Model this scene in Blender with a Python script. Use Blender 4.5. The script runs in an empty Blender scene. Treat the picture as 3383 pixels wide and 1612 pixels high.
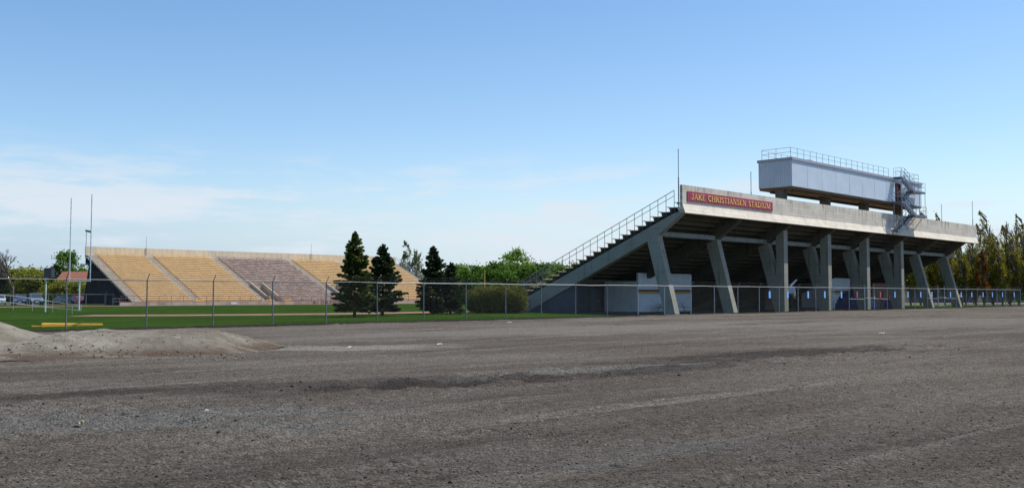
import bpy, math, random
import numpy as np
from mathutils import Vector, Matrix
random.seed(7)
S = bpy.context.scene
COL = S.collection
R = math.radians

# ------------------------------------------------------------------ camera
cd = bpy.data.cameras.new('camera'); cam = bpy.data.objects.new('camera', cd); COL.objects.link(cam)
cam.location = (0, 0, 1.63); cam.rotation_euler = (R(90 + 3.015), 0, 0)
cd.sensor_width = 36.0; cd.lens = 33.73; cd.clip_start = 0.1; cd.clip_end = 6000
S.camera = cam
S.render.resolution_x = 1024; S.render.resolution_y = 487
# ------------------------------------------------------------------ light
SUN_EL = 60.0
SUN_DIR = Vector((.965 * math.cos(R(SUN_EL)), .262 * math.cos(R(SUN_EL)), math.sin(R(SUN_EL)))).normalized()
S.view_settings.view_transform = 'Standard'; S.view_settings.look = 'None'
S.view_settings.gamma = 1.0; S.view_settings.use_curve_mapping = False
S.view_settings.exposure = 0.28
W = bpy.data.worlds.new('World'); S.world = W; W.use_nodes = True
nt = W.node_tree; nt.nodes.clear()
def N(t, typ, **kw):
    n = t.nodes.new(typ)
    for k, v in kw.items(): setattr(n, k, v)
    return n
out = N(nt, 'ShaderNodeOutputWorld'); bg = N(nt, 'ShaderNodeBackground')
sky = N(nt, 'ShaderNodeTexSky', sky_type='NISHITA', sun_disc=False)
sky.sun_elevation = R(SUN_EL); sky.sun_rotation = math.atan2(SUN_DIR.x, SUN_DIR.y)
sky.altitude = 250; sky.air_density = 1.0; sky.dust_density = 0.6; sky.ozone_density = 1.5
bg.inputs['Strength'].default_value = 0.122
tc = N(nt, 'ShaderNodeTexCoord')
sep = N(nt, 'ShaderNodeSeparateXYZ'); nt.links.new(tc.outputs['Generated'], sep.inputs[0])
def math_(t, op, a, b=None, clamp=False):
    n = N(t, 'ShaderNodeMath', operation=op); n.use_clamp = clamp
    for i, x in enumerate((a, b)):
        if x is None: continue
        if isinstance(x, (int, float)): n.inputs[i].default_value = x
        else: t.links.new(x, n.inputs[i])
    return n.outputs[0]
def mrange(t, x, a, b, c=0.0, d=1.0, smooth=True):
    n = N(t, 'ShaderNodeMapRange'); n.interpolation_type = 'SMOOTHSTEP' if smooth else 'LINEAR'
    t.links.new(x, n.inputs[0])
    for i, v in zip((1, 2, 3, 4), (a, b, c, d)): n.inputs[i].default_value = v
    return n.outputs[0]
def cloud_noise(scale, detail, rough, off):
    mp = N(nt, 'ShaderNodeMapping'); mp.inputs['Scale'].default_value = scale; mp.inputs['Location'].default_value = off
    nt.links.new(tc.outputs['Generated'], mp.inputs[0])
    nz = N(nt, 'ShaderNodeTexNoise'); nz.inputs['Scale'].default_value = 1.0
    nz.inputs['Detail'].default_value = detail; nz.inputs['Roughness'].default_value = rough
    nt.links.new(mp.outputs[0], nz.inputs['Vector']); return nz.outputs['Fac']
z = sep.outputs['Z']
c1 = cloud_noise((3.2, 3.2, 17), 7, .62, (1.3, .4, 0))
c2 = cloud_noise((9, 9, 60), 5, .6, (4.1, 2.2, 1))
cc = math_(nt, 'ADD', math_(nt, 'MULTIPLY', c1, .55), math_(nt, 'MULTIPLY', c2, .45))
band = math_(nt, 'MULTIPLY', mrange(nt, z, -.02, .05), mrange(nt, z, .165, .085))
cl = math_(nt, 'MULTIPLY', mrange(nt, cc, .47, .60), band)
haze_band = math_(nt, 'ADD', mrange(nt, z, .17, 0.0), math_(nt, 'MULTIPLY', mrange(nt, z, .42, .02, smooth=False), .75))
hz = math_(nt, 'ADD', math_(nt, 'MULTIPLY', haze_band, .26), math_(nt, 'MULTIPLY', mrange(nt, z, .14, .0), .5), clamp=True)
hsv = N(nt, 'ShaderNodeHueSaturation'); hsv.inputs['Saturation'].default_value = 1.22; hsv.inputs['Value'].default_value = 1.12
nt.links.new(sky.outputs[0], hsv.inputs['Color'])
hc = N(nt, 'ShaderNodeMix', data_type='RGBA'); hc.inputs['A'].default_value = (3.1, 4.0, 5.1, 1); hc.inputs['B'].default_value = (4.5, 5.3, 6.0, 1)
nt.links.new(mrange(nt, sep.outputs['X'], -.55, .1), hc.inputs['Factor'])
m0 = N(nt, 'ShaderNodeMix', data_type='RGBA'); nt.links.new(hz, m0.inputs['Factor']); nt.links.new(hsv.outputs[0], m0.inputs['A']); nt.links.new(hc.outputs['Result'], m0.inputs['B'])
mix = N(nt, 'ShaderNodeMix', data_type='RGBA'); mix.inputs['B'].default_value = (5.0, 5.5, 6.1, 1)
nt.links.new(math_(nt, 'MULTIPLY', cl, .9), mix.inputs['Factor']); nt.links.new(m0.outputs['Result'], mix.inputs['A'])
nt.links.new(mix.outputs['Result'], bg.inputs['Color']); nt.links.new(bg.outputs[0], out.inputs[0])
sl = bpy.data.lights.new('sun', 'SUN'); sun = bpy.data.objects.new('sun', sl); COL.objects.link(sun)
sl.energy = 5.0; sl.angle = R(.5); sl.color = (1, .94, .85)
sun.rotation_euler = SUN_DIR.to_track_quat('Z', 'Y').to_euler()

# ------------------------------------------------------------------ helpers
class MB:
    def __init__(s): s.v = []; s.f = []
    def add(s, vs, fs):
        o = len(s.v); s.v += [tuple(a) for a in vs]; s.f += [tuple(i + o for i in f) for f in fs]; return s
    def box(s, x0, x1, y0, y1, z0, z1):
        return s.add([(x, y, z) for z in (z0, z1) for y in (y0, y1) for x in (x0, x1)],
                     [(0, 2, 3, 1), (4, 5, 7, 6), (0, 1, 5, 4), (2, 6, 7, 3), (0, 4, 6, 2), (1, 3, 7, 5)])
    def prism_x(s, poly, x0, x1):   # poly in (y,z), extruded along x
        n = len(poly)
        vs = [(x0, y, z) for y, z in poly] + [(x1, y, z) for y, z in poly]
        fs = [tuple(range(n)), tuple(range(2 * n - 1, n - 1, -1))]
        fs += [(i, i + n, (i + 1) % n + n, (i + 1) % n) for i in range(n)]
        return s.add(vs, fs)
    def prism_y(s, poly, y0, y1):
        n = len(poly)
        vs = [(x, y0, z) for x, z in poly] + [(x, y1, z) for x, z in poly]
        fs = [tuple(range(n - 1, -1, -1)), tuple(range(n, 2 * n))]
        fs += [(i, (i + 1) % n, (i + 1) % n + n, i + n) for i in range(n)]
        return s.add(vs, fs)
    def tube(s, p, q, r, n=6, r2=None):
        p = Vector(p); q = Vector(q); d = (q - p)
        if d.length < 1e-6: return s
        a = d.normalized().orthogonal().normalized(); b = d.normalized().cross(a)
        r2 = r if r2 is None else r2
        vs = [p + (a * math.cos(k * 2 * math.pi / n) + b * math.sin(k * 2 * math.pi / n)) * r for k in range(n)]
        vs += [q + (a * math.cos(k * 2 * math.pi / n) + b * math.sin(k * 2 * math.pi / n)) * r2 for k in range(n)]
        fs = [(k, (k + 1) % n, (k + 1) % n + n, k + n) for k in range(n)] + [tuple(range(n - 1, -1, -1)), tuple(range(n, 2 * n))]
        return s.add(vs, fs)
    def path(s, pts, r, n=6):
        for a, b in zip(pts[:-1], pts[1:]): s.tube(a, b, r, n)
        return s
    def lathe(s, prof, c=(0, 0, 0), n=14):
        vs = []; fs = []
        for r, z in prof:
            for k in range(n):
                a = k * 2 * math.pi / n; vs.append((c[0] + r * math.cos(a), c[1] + r * math.sin(a), c[2] + z))
        for j in range(len(prof) - 1):
            for k in range(n):
                fs.append((j * n + k, j * n + (k + 1) % n, (j + 1) * n + (k + 1) % n, (j + 1) * n + k))
        fs.append(tuple(range(n - 1, -1, -1))); fs.append(tuple((len(prof) - 1) * n + k for k in range(n)))
        return s.add(vs, fs)
    def build(s, name, mat, parent=None, label=None, smooth=False):
        me = bpy.data.meshes.new(name); me.from_pydata(s.v, [], s.f); me.materials.append(mat)
        if smooth: me.polygons.foreach_set('use_smooth', [True] * len(me.polygons))
        return link(name, me, parent, label)
def link(name, me, parent=None, label=None):
    o = bpy.data.objects.new(name, me); COL.objects.link(o)
    if parent is not None: o.parent = parent
    if label: o['label'] = label
    return o
def tag(o, label=None, cat=None, group=None, kind=None):
    if label: o['label'] = label
    if cat: o['category'] = cat
    if group: o['group'] = group
    if kind: o['kind'] = kind
    return o
def empty(name, loc=(0, 0, 0), rz=0, label=None, cat=None, group=None):
    o = bpy.data.objects.new(name, None); COL.objects.link(o); o.location = loc; o.rotation_euler = (0, 0, rz)
    o.empty_display_size = .3
    return tag(o, label, cat, group)
def copy_tree(o, parent=None):
    c = o.copy(); COL.objects.link(c); c.parent = parent
    for ch in list(o.children): copy_tree(ch, c)
    return c
def np_mesh(name, verts, faces, mat, smooth=False, attr=None):
    """verts (n,3), faces (m,k) arrays, k = 3 or 4"""
    me = bpy.data.meshes.new(name); n = len(verts); m, k = faces.shape
    me.vertices.add(n); me.vertices.foreach_set('co', np.ascontiguousarray(verts, dtype=np.float32).ravel())
    me.loops.add(m * k); me.loops.foreach_set('vertex_index', np.ascontiguousarray(faces, dtype=np.int32).ravel())
    me.polygons.add(m); me.polygons.foreach_set('loop_start', np.arange(0, m * k, k, dtype=np.int32))
    if smooth: me.polygons.foreach_set('use_smooth', np.ones(m, dtype=bool))
    me.update(calc_edges=True); me.validate(); me.materials.append(mat)
    return me
rng = np.random.default_rng(11)
# value noise, tileless, for terrain heights
_perm = rng.random((256, 256))
def vnoise(x, y):
    xi = np.floor(x).astype(int); yi = np.floor(y).astype(int); fx = x - xi; fy = y - yi
    fx = fx * fx * (3 - 2 * fx); fy = fy * fy * (3 - 2 * fy)
    a = _perm[xi & 255, yi & 255]; b = _perm[(xi + 1) & 255, yi & 255]
    c = _perm[xi & 255, (yi + 1) & 255]; d = _perm[(xi + 1) & 255, (yi + 1) & 255]
    return (a + (b - a) * fx) * (1 - fy) + (c + (d - c) * fx) * fy - .5
def fbm(x, y, o=4):
    r = 0; a = 1.0
    for k in range(o): r = r + a * vnoise(x * 2 ** k + 17.3 * k, y * 2 ** k + 9.1 * k); a *= .5
    return r
def sstep(a, b, x):
    t = np.clip((x - a) / (b - a), 0, 1); return t * t * (3 - 2 * t)

# ------------------------------------------------------------------ materials
def mat(name, col, rough=.8, metal=0.0, col2=None, scale=4.0, detail=4, bump=0.0, bscale=None, lo=.35, hi=.65, spec=None, aniso=None):
    m = bpy.data.materials.new(name); m.use_nodes = True; t = m.node_tree
    b = t.nodes['Principled BSDF']; b.inputs['Roughness'].default_value = rough; b.inputs['Metallic'].default_value = metal
    b.inputs['Base Color'].default_value = (*col, 1)
    if spec is not None: b.inputs['Specular IOR Level'].default_value = spec
    if col2 is not None or bump:
        co = N(t, 'ShaderNodeTexCoord'); mp = N(t, 'ShaderNodeMapping'); t.links.new(co.outputs['Object'], mp.inputs[0])
        if aniso: mp.inputs['Scale'].default_value = aniso
    if col2 is not None:
        nz = N(t, 'ShaderNodeTexNoise'); nz.inputs['Scale'].default_value = scale; nz.inputs['Detail'].default_value = detail
        t.links.new(mp.outputs[0], nz.inputs['Vector'])
        mx = N(t, 'ShaderNodeMix', data_type='RGBA'); mx.inputs['A'].default_value = (*col, 1); mx.inputs['B'].default_value = (*col2, 1)
        t.links.new(mrange(t, nz.outputs['Fac'], lo, hi), mx.inputs['Factor']); t.links.new(mx.outputs['Result'], b.inputs['Base Color'])
    if bump:
        nb = N(t, 'ShaderNodeTexNoise'); nb.inputs['Scale'].default_value = bscale or scale * 4; nb.inputs['Detail'].default_value = 5
        t.links.new(mp.outputs[0], nb.inputs['Vector'])
        bp = N(t, 'ShaderNodeBump'); bp.inputs['Strength'].default_value = bump; bp.inputs['Distance'].default_value = .05
        t.links.new(nb.outputs['Fac'], bp.inputs['Height']); t.links.new(bp.outputs[0], b.inputs['Normal'])
    return m
def leaf_mat(name, cols, trans=.25, rough=.6):
    m = bpy.data.materials.new(name); m.use_nodes = True; t = m.node_tree; t.nodes.clear()
    o = N(t, 'ShaderNodeOutputMaterial'); g = N(t, 'ShaderNodeNewGeometry')
    cr = N(t, 'ShaderNodeValToRGB'); e = cr.color_ramp.elements
    while len(e) < len(cols): e.new(.5)
    for i, c in enumerate(cols): e[i].position = i / (len(cols) - 1); e[i].color = (*c, 1)
    t.links.new(g.outputs['Random Per Island'], cr.inputs[0])
    d = N(t, 'ShaderNodeBsdfDiffuse'); tr = N(t, 'ShaderNodeBsdfTranslucent'); mx = N(t, 'ShaderNodeMixShader')
    mx.inputs[0].default_value = trans
    t.links.new(cr.outputs[0], d.inputs[0]); t.links.new(cr.outputs[0], tr.inputs[0])
    t.links.new(d.outputs[0], mx.inputs[1]); t.links.new(tr.outputs[0], mx.inputs[2]); t.links.new(mx.outputs[0], o.inputs[0])
    return m
def concrete_mat(name, base, dark, streak=True, bands=True, lifts=False):
    m = bpy.data.materials.new(name); m.use_nodes = True; t = m.node_tree; b = t.nodes['Principled BSDF']
    b.inputs['Roughness'].default_value = 1.0; b.inputs['Specular IOR Level'].default_value = 0.0
    co = N(t, 'ShaderNodeTexCoord')
    def nz(scale, detail=5, mscale=(1, 1, 1), rough=.55):
        mp = N(t, 'ShaderNodeMapping'); mp.inputs['Scale'].default_value = mscale; t.links.new(co.outputs['Object'], mp.inputs[0])
        n = N(t, 'ShaderNodeTexNoise'); n.inputs['Scale'].default_value = scale; n.inputs['Detail'].default_value = detail
        n.inputs['Roughness'].default_value = rough; t.links.new(mp.outputs[0], n.inputs['Vector']); return n.outputs['Fac']
    f = mrange(t, nz(.8, 6), .40, .8)
    f = math_(t, 'MULTIPLY', f, .35)
    f = math_(t, 'ADD', f, math_(t, 'MULTIPLY', mrange(t, nz(9, 4), .3, .7), .25))
    if streak:   # drip stains running down from the coping, blots, painted shade above the flare
        sp = N(t, 'ShaderNodeSeparateXYZ'); t.links.new(co.outputs['Object'], sp.inputs[0])
        top = mrange(t, sp.outputs['Z'], 9.2, 10.9)
        st_ = mrange(t, nz(1.0, 4, (2.6, 1, .16)), .52, .72)
        f = math_(t, 'ADD', f, math_(t, 'MULTIPLY', math_(t, 'MULTIPLY', st_, top), .75))
        blot = mrange(t, nz(.16, 3, (1, 1, .8)), .62, .74)
        f = math_(t, 'ADD', f, math_(t, 'MULTIPLY', math_(t, 'MULTIPLY', blot, mrange(t, nz(1.3, 5, (1.5, 1, .5)), .4, .65)), .7))
        up = mrange(t, sp.outputs['Z'], 8.9, 9.35); f = math_(t, 'ADD', f, math_(t, 'MULTIPLY', up, .06))  # upright face painted darker; the flared foot below faces the light more
    f = math_(t, 'MINIMUM', f, 1.0)
    mx = N(t, 'ShaderNodeMix', data_type='RGBA'); mx.inputs['A'].default_value = (*base, 1); mx.inputs['B'].default_value = (*dark, 1)
    t.links.new(f, mx.inputs['Factor']); last = mx.outputs['Result']
    if bands:    # board-form joints
        br = N(t, 'ShaderNodeTexBrick'); br.offset = .37; br.inputs['Scale'].default_value = 1.0
        br.inputs['Brick Width'].default_value = 3.7; br.inputs['Row Height'].default_value = .29; br.inputs['Mortar Size'].default_value = .012
        br.inputs['Mortar Smooth'].default_value = .3; br.inputs['Bias'].default_value = -.2
        br.inputs['Color1'].default_value = (1, 1, 1, 1); br.inputs['Color2'].default_value = (.84, .83, .81, 1); br.inputs['Mortar'].default_value = (.55, .54, .52, 1)
        mp = N(t, 'ShaderNodeMapping'); mp.inputs['Rotation'].default_value = (R(90), 0, 0)
        cx = N(t, 'ShaderNodeSeparateXYZ'); t.links.new(co.outputs['Object'], cx.inputs[0])
        cb = N(t, 'ShaderNodeCombineXYZ'); t.links.new(cx.outputs['X'], cb.inputs['X']); t.links.new(cx.outputs['Z'], cb.inputs['Y'])
        t.links.new(cb.outputs[0], br.inputs['Vector'])
        m2 = N(t, 'ShaderNodeMix', data_type='RGBA', blend_type='MULTIPLY'); m2.inputs['Factor'].default_value = .75
        t.links.new(last, m2.inputs['A']); t.links.new(br.outputs['Color'], m2.inputs['B']); last = m2.outputs['Result']
    if lifts:    # pour lifts and rust-brown runs
        sp2 = N(t, 'ShaderNodeSeparateXYZ'); t.links.new(co.outputs['Object'], sp2.inputs[0])
        fr = math_(t, 'FRACT', math_(t, 'DIVIDE', math_(t, 'ADD', sp2.outputs['Z'], .1), 1.22))
        ln = math_(t, 'MULTIPLY', mrange(t, fr, .0, .035, 1, 0), .6)
        m3 = N(t, 'ShaderNodeMix', data_type='RGBA'); m3.inputs['B'].default_value = (dark[0] * .4, dark[1] * .4, dark[2] * .4, 1)
        t.links.new(ln, m3.inputs['Factor']); t.links.new(last, m3.inputs['A']); last = m3.outputs['Result']
        run = mrange(t, nz(1.0, 5, (3.5, 3.5, .22)), .55, .74)
        m4 = N(t, 'ShaderNodeMix', data_type='RGBA'); m4.inputs['B'].default_value = (dark[0] * .8, dark[1] * .72, dark[2] * .62, 1)
        t.links.new(math_(t, 'MULTIPLY', run, .75), m4.inputs['Factor']); t.links.new(last, m4.inputs['A']); last = m4.outputs['Result']
    t.links.new(last, b.inputs['Base Color'])
    bp = N(t, 'ShaderNodeBump'); bp.inputs['Strength'].default_value = .4; bp.inputs['Distance'].default_value = .02
    t.links.new(nz(22, 5), bp.inputs['Height']); t.links.new(bp.outputs[0], b.inputs['Normal'])
    return m
M = {}
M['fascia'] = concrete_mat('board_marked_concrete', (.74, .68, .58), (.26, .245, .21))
M['conc'] = concrete_mat('grey_concrete', (.125, .12, .10), (.06, .06, .05), streak=False, bands=False, lifts=True)  # underside concrete, its colour lowered to deepen the shade there
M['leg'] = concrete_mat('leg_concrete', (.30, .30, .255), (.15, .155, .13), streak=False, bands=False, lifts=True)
M['deck'] = concrete_mat('deck_concrete', (.40, .35, .29), (.26, .22, .18), streak=False, bands=False)
M['beam'] = mat('pale_beam_concrete', (.25, .27, .26), .9, col2=(.19, .205, .2), scale=2)
M['yellow_seat'] = mat('ochre_painted_plank', (.86, .63, .32), .7, col2=(.75, .53, .27), scale=.9, detail=6)
M['bare_seat'] = mat('weathered_bare_plank', (.40, .31, .27), .85, col2=(.62, .52, .46), scale=1.1, detail=7, lo=.42, hi=.62)
M['far_deck'] = mat('far_deck_concrete', (.42, .29, .16), .9, col2=(.34, .24, .14), scale=.6, detail=5)
M['far_deck_bare'] = mat('far_deck_brown_concrete', (.30, .22, .185), .9, col2=(.23, .17, .145), scale=.6, detail=5)
M['far_par'] = mat('tan_parapet_concrete', (.58, .49, .36), .9, col2=(.48, .41, .31), scale=.7, detail=6, aniso=(3, 3, .5))
M['aisle'] = mat('grey_aisle_concrete', (.42, .36, .29), .9, col2=(.33, .285, .235), scale=2)
M['far_wall'] = mat('pinkish_wall_concrete', (.42, .35, .30), .9, col2=(.25, .20, .17), scale=.7, detail=6, lo=.4, hi=.7)
M['dark_wall'] = mat('dark_grey_endwall', (.045, .043, .045), 1, spec=0, col2=(.032, .031, .033), scale=.6)
M['galv'] = mat('galvanised_steel', (.33, .36, .37), .55, .3, col2=(.32, .34, .36), scale=6)
M['galv_post'] = mat('dark_galvanised_post', (.17, .19, .19), .6, .2, col2=(.12, .135, .14), scale=8)
M['wire'] = mat('fence_wire', (.13, .14, .14), .7, .2)
M['rail'] = mat('dull_steel_rail', (.20, .21, .22), .6, .2)
M['rail_white'] = mat('pale_painted_rail', (.38, .44, .44), .5, col2=(.28, .33, .34), scale=5)
M['post_white'] = mat('white_painted_goal_pipe', (.56, .68, .66), .5, col2=(.36, .48, .47), scale=3)
M['press_wall'] = mat('pale_grey_metal_siding', (.52, .60, .68), .5, col2=(.48, .56, .64), scale=.7)
M['press_trim'] = mat('grey_roof_trim', (.30, .32, .37), .6)
M['press_under'] = mat('brown_soffit_boards', (.16, .095, .055), .85, col2=(.10, .065, .045), scale=3, aniso=(.3, 4, 1))
M['stair'] = mat('blue_grey_stair_steel', (.12, .155, .21), .55, .2)
M['dark'] = mat('dark_opening', (.02, .018, .018), .7)
M['maroon'] = mat('maroon_sign_paint', (.33, .035, .085), .6, col2=(.28, .03, .07), scale=2)
M['gold'] = mat('gold_lettering', (.88, .58, .16), .5)
M['lett'] = mat('brown_wall_lettering', (.09, .035, .03), .8)
M['white_block'] = mat('white_painted_block', (.66, .72, .76), .8, col2=(.58, .64, .68), scale=1.5)
M['grey_block'] = mat('grey_painted_block', (.075, .085, .10), .85, col2=(.06, .068, .08), scale=1.0)
M['grey_door'] = mat('grey_steel_door', (.09, .105, .125), .6)
M['gold_band'] = mat('gold_painted_band', (.55, .34, .06), .7)
M['maroon_band'] = mat('maroon_painted_band', (.12, .02, .03), .7)
M['yellow'] = mat('bright_yellow_paint', (.80, .42, .01), .55, col2=(.68, .36, .03), scale=3)
M['blue_tarp'] = mat('blue_tarpaulin', (.035, .07, .30), .5, col2=(.02, .05, .2), scale=3)
M['blue_sign'] = mat('light_blue_plate', (.12, .34, .78), .5)
M['blue_ink'] = mat('pale_plate_marks', (.45, .68, .95), .5)
M['red_sign'] = mat('dark_red_plate', (.30, .012, .025), .5)
M['brown'] = mat('dark_brown_gate_boards', (.09, .055, .04), .8, col2=(.06, .035, .03), scale=5)
M['white'] = mat('white_enamel', (.7, .73, .76), .4)
M['black'] = mat('black_rubber', (.02, .02, .022), .7)
M['black_metal'] = mat('black_housing', (.035, .035, .045), .5)
M['tan_wall'] = mat('tan_stucco_wall', (.62, .42, .24), .9, col2=(.54, .37, .22), scale=1)
M['roof_grey'] = mat('dark_shingle_roof', (.07, .065, .06), .9, col2=(.05, .048, .045), scale=3)
M['orange_roof'] = mat('orange_tile_roof', (.22, .08, .045), .9, col2=(.17, .065, .04), scale=2)
M['brick'] = mat('red_brown_brick', (.25, .12, .08), .9, col2=(.18, .09, .065), scale=6)
M['walk'] = mat('pale_walk_concrete', (.36, .33, .29), .9, col2=(.28, .26, .23), scale=.8)
M['glass'] = mat('dark_glass', (.03, .04, .05), .1, spec=.8)
M['bark'] = mat('grey_brown_bark', (.09, .07, .055), .95, col2=(.055, .045, .035), scale=8)
M['bark_pale'] = mat('pale_twig_bark', (.20, .18, .15), .95, col2=(.14, .12, .10), scale=8)
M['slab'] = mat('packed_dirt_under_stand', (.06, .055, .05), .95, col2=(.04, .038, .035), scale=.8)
M['needle'] = leaf_mat('spruce_needles', [(.028, .046, .016), (.065, .10, .028), (.17, .19, .035), (.045, .075, .03)], .12)
M['needle_blue'] = leaf_mat('dark_spruce_needles', [(.018, .032, .020), (.042, .068, .034), (.10, .125, .04)], .1)
M['leaf_green'] = leaf_mat('fresh_green_leaves', [(.08, .15, .02), (.16, .26, .04), (.24, .36, .065), (.12, .21, .035)], .35)
M['leaf_far'] = leaf_mat('far_green_leaves', [(.045, .095, .018), (.09, .17, .03), (.15, .24, .05)], .3)
M['leaf_olive'] = leaf_mat('olive_spring_leaves', [(.10, .12, .018), (.20, .22, .028), (.28, .29, .04), (.13, .13, .03)], .3)
M['leaf_grey'] = leaf_mat('grey_green_leaves', [(.09, .11, .06), (.15, .18, .09), (.20, .22, .13)], .3)
M['leaf_poplar'] = leaf_mat('yellow_brown_poplar_leaves', [(.09, .075, .02), (.20, .19, .025), (.38, .36, .04), (.19, .12, .03), (.28, .27, .035)], .5)
M['leaf_orange'] = leaf_mat('rusty_orange_leaves', [(.10, .035, .01), (.22, .085, .015), (.16, .06, .012)], .3)
M['leaf_hedge'] = leaf_mat('budding_hedge_leaves', [(.06, .075, .02), (.13, .15, .03), (.20, .20, .04), (.10, .085, .03)], .25)
M['litter'] = mat('white_paper', (.42, .42, .40), .9)
M['litter_y'] = mat('pale_yellow_scrap', (.40, .38, .20), .9)
M['clod'] = mat('dark_asphalt_lump', (.026, .024, .023), 1.0, spec=0)
M['lamp_dark'] = mat('dark_lamp_head', (.05, .05, .05), .6)

def ground_mat(name, kind):
    m = bpy.data.materials.new(name); m.use_nodes = True; t = m.node_tree; b = t.nodes['Principled BSDF']
    b.inputs['Roughness'].default_value = 1.0; b.inputs['Specular IOR Level'].default_value = 0.0
    co = N(t, 'ShaderNodeTexCoord')
    def nz(scale, detail=5, ms=(1, 1, 1), rot=0, rough=.55, dist=0):
        mp = N(t, 'ShaderNodeMapping', vector_type='TEXTURE') if False else N(t, 'ShaderNodeMapping')
        mp0 = N(t, 'ShaderNodeMapping'); mp0.inputs['Rotation'].default_value = (0, 0, -rot)
        t.links.new(co.outputs['Object'], mp0.inputs[0]); t.links.new(mp0.outputs[0], mp.inputs[0]); mp.inputs['Scale'].default_value = ms
        n = N(t, 'ShaderNodeTexNoise'); n.inputs['Scale'].default_value = scale; n.inputs['Detail'].default_value = detail
        n.inputs['Roughness'].default_value = rough; n.inputs['Distortion'].default_value = dist
        t.links.new(mp.outputs[0], n.inputs['Vector']); return n.outputs['Fac']
    def mixc(f, a, bcol):
        x = N(t, 'ShaderNodeMix', data_type='RGBA'); t.links.new(f, x.inputs['Factor'])
        for k, c in (('A', a), ('B', bcol)):
            if isinstance(c, tuple): x.inputs[k].default_value = (*c, 1)
            else: t.links.new(c, x.inputs[k])
        return x.outputs['Result']
    if kind == 'lot':
        c = mixc(mrange(t, nz(.16, 6, (.5, 1.6, 1), R(32), .6), .36, .66), (.084, .072, .061), (.134, .119, .101))
        c = mixc(mrange(t, nz(.5, 6, (.14, 2.6, 1), R(44), .6, .4), .5, .72), c, (.15, .139, .123))
        c = mixc(math_(t, 'MULTIPLY', mrange(t, nz(.42, 6, (.22, 2.2, 1), R(36), .65, .5), .54, .74), .7), c, (.046, .041, .038))
        c = mixc(math_(t, 'MULTIPLY', mrange(t, nz(2.2, 6, (.5, 1.2, 1), R(40), .7), .58, .75), .7), c, (.038, .034, .032))
        c = mixc(math_(t, 'MULTIPLY', mrange(t, nz(34, 6, rough=.85), .52, .68), .75), c, (.19, .178, .16))
        c = mixc(math_(t, 'MULTIPLY', mrange(t, nz(9, 6, rough=.8), .5, .7), .45), c, (.042, .037, .034))
        c = mixc(math_(t, 'MULTIPLY', mrange(t, nz(.9, 6, (.35, 1.4, 1), R(41), .65), .52, .70), .5), c, (.135, .125, .112))
        c = mixc(math_(t, 'MULTIPLY', mrange(t, nz(27, 5, rough=.8), .34, .46, 1, 0), .8), c, (.016, .0145, .014))
        def patch(cx_, cy_, rx, ry, rot, col, k, nsc=.8, c0=None):
            sb = N(t, 'ShaderNodeVectorMath', operation='SUBTRACT'); sb.inputs[1].default_value = (cx_, cy_, 0); t.links.new(co.outputs['Object'], sb.inputs[0])
            m1 = N(t, 'ShaderNodeMapping'); m1.inputs['Rotation'].default_value = (0, 0, -R(rot)); t.links.new(sb.outputs[0], m1.inputs[0])
            m2 = N(t, 'ShaderNodeMapping'); m2.inputs['Scale'].default_value = (1 / rx, 1 / ry, 0); t.links.new(m1.outputs[0], m2.inputs[0])
            ln = N(t, 'ShaderNodeVectorMath', operation='LENGTH'); t.links.new(m2.outputs[0], ln.inputs[0])
            d = math_(t, 'ADD', ln.outputs['Value'], math_(t, 'MULTIPLY', math_(t, 'SUBTRACT', nz(nsc, 8, (.6, 1.2, 1), R(rot), .8), .5), 3.4))
            return mixc(math_(t, 'MULTIPLY', mrange(t, d, 1.05, .45), k), c0, col)
        c = patch(-5.6, 29.6, 4.6, 2.0, 16, (.19, .178, .155), .85, .5, c)
        c = patch(-5.2, 12.6, 4.0, 1.5, 8, (.120, .120, .113), .75, .6, c)
        c = patch(1.0, 20.2, 6.5, .9, 36, (.125, .122, .112), .7, .7, c)
        c = patch(7.5, 26.5, 7.5, 1.6, 38, (.034, .031, .030), .7, 1.3, c)
        c = patch(-1.2, 17.6, 3.0, .7, 30, (.03, .028, .028), .7, 1.6, c)
        c = patch(3.0, 21.0, 4.5, .8, 38, (.032, .030, .030), .65, 1.8, c)
        c = patch(1.5, 10.2, 3.4, .8, 20, (.105, .10, .094), .5, .9, c)
        c = patch(-3.0, 17.5, 8, 1.2, 24, (.042, .036, .033), .6, .5, c)
        c = patch(24, 56, 22, 5.0, 42, (.150, .138, .122), .7, .25, c)
        c = patch(4, 46, 20, 5.0, 40, (.150, .139, .124), .7, .25, c)
        c = patch(24, 38, 12, 1.6, 40, (.038, .034, .034), .6, .4, c)
        c = mixc(math_(t, 'MULTIPLY', mrange(t, nz(1.7, 7, (.8, 1.3, 1), R(20), .75), .60, .68), .75), c, (.024, .022, .021))
        def mod(c0, n, lo, hi, a, b_):
            g = N(t, 'ShaderNodeMix', data_type='RGBA', blend_type='MULTIPLY'); g.inputs['Factor'].default_value = 1.0
            t.links.new(c0, g.inputs['A']); v_ = mrange(t, n, lo, hi, a, b_, smooth=False); cb = N(t, 'ShaderNodeCombineColor')
            for k_ in range(3): t.links.new(v_, cb.inputs[k_])
            t.links.new(cb.outputs[0], g.inputs['B']); return g.outputs['Result']
        c = mod(c, nz(6, 6, rough=.8), .35, .65, .90, 1.38)
        c = mod(c, nz(22, 5, rough=.85), .36, .64, .62, 1.36)
        vo = N(t, 'ShaderNodeTexVoronoi'); vo.inputs['Scale'].default_value = 26; t.links.new(co.outputs['Object'], vo.inputs['Vector'])
        sc_ = N(t, 'ShaderNodeSeparateColor'); t.links.new(vo.outputs['Color'], sc_.inputs[0])
        c = mod(c, sc_.outputs[0], 0, 1, .74, 1.30)
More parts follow.
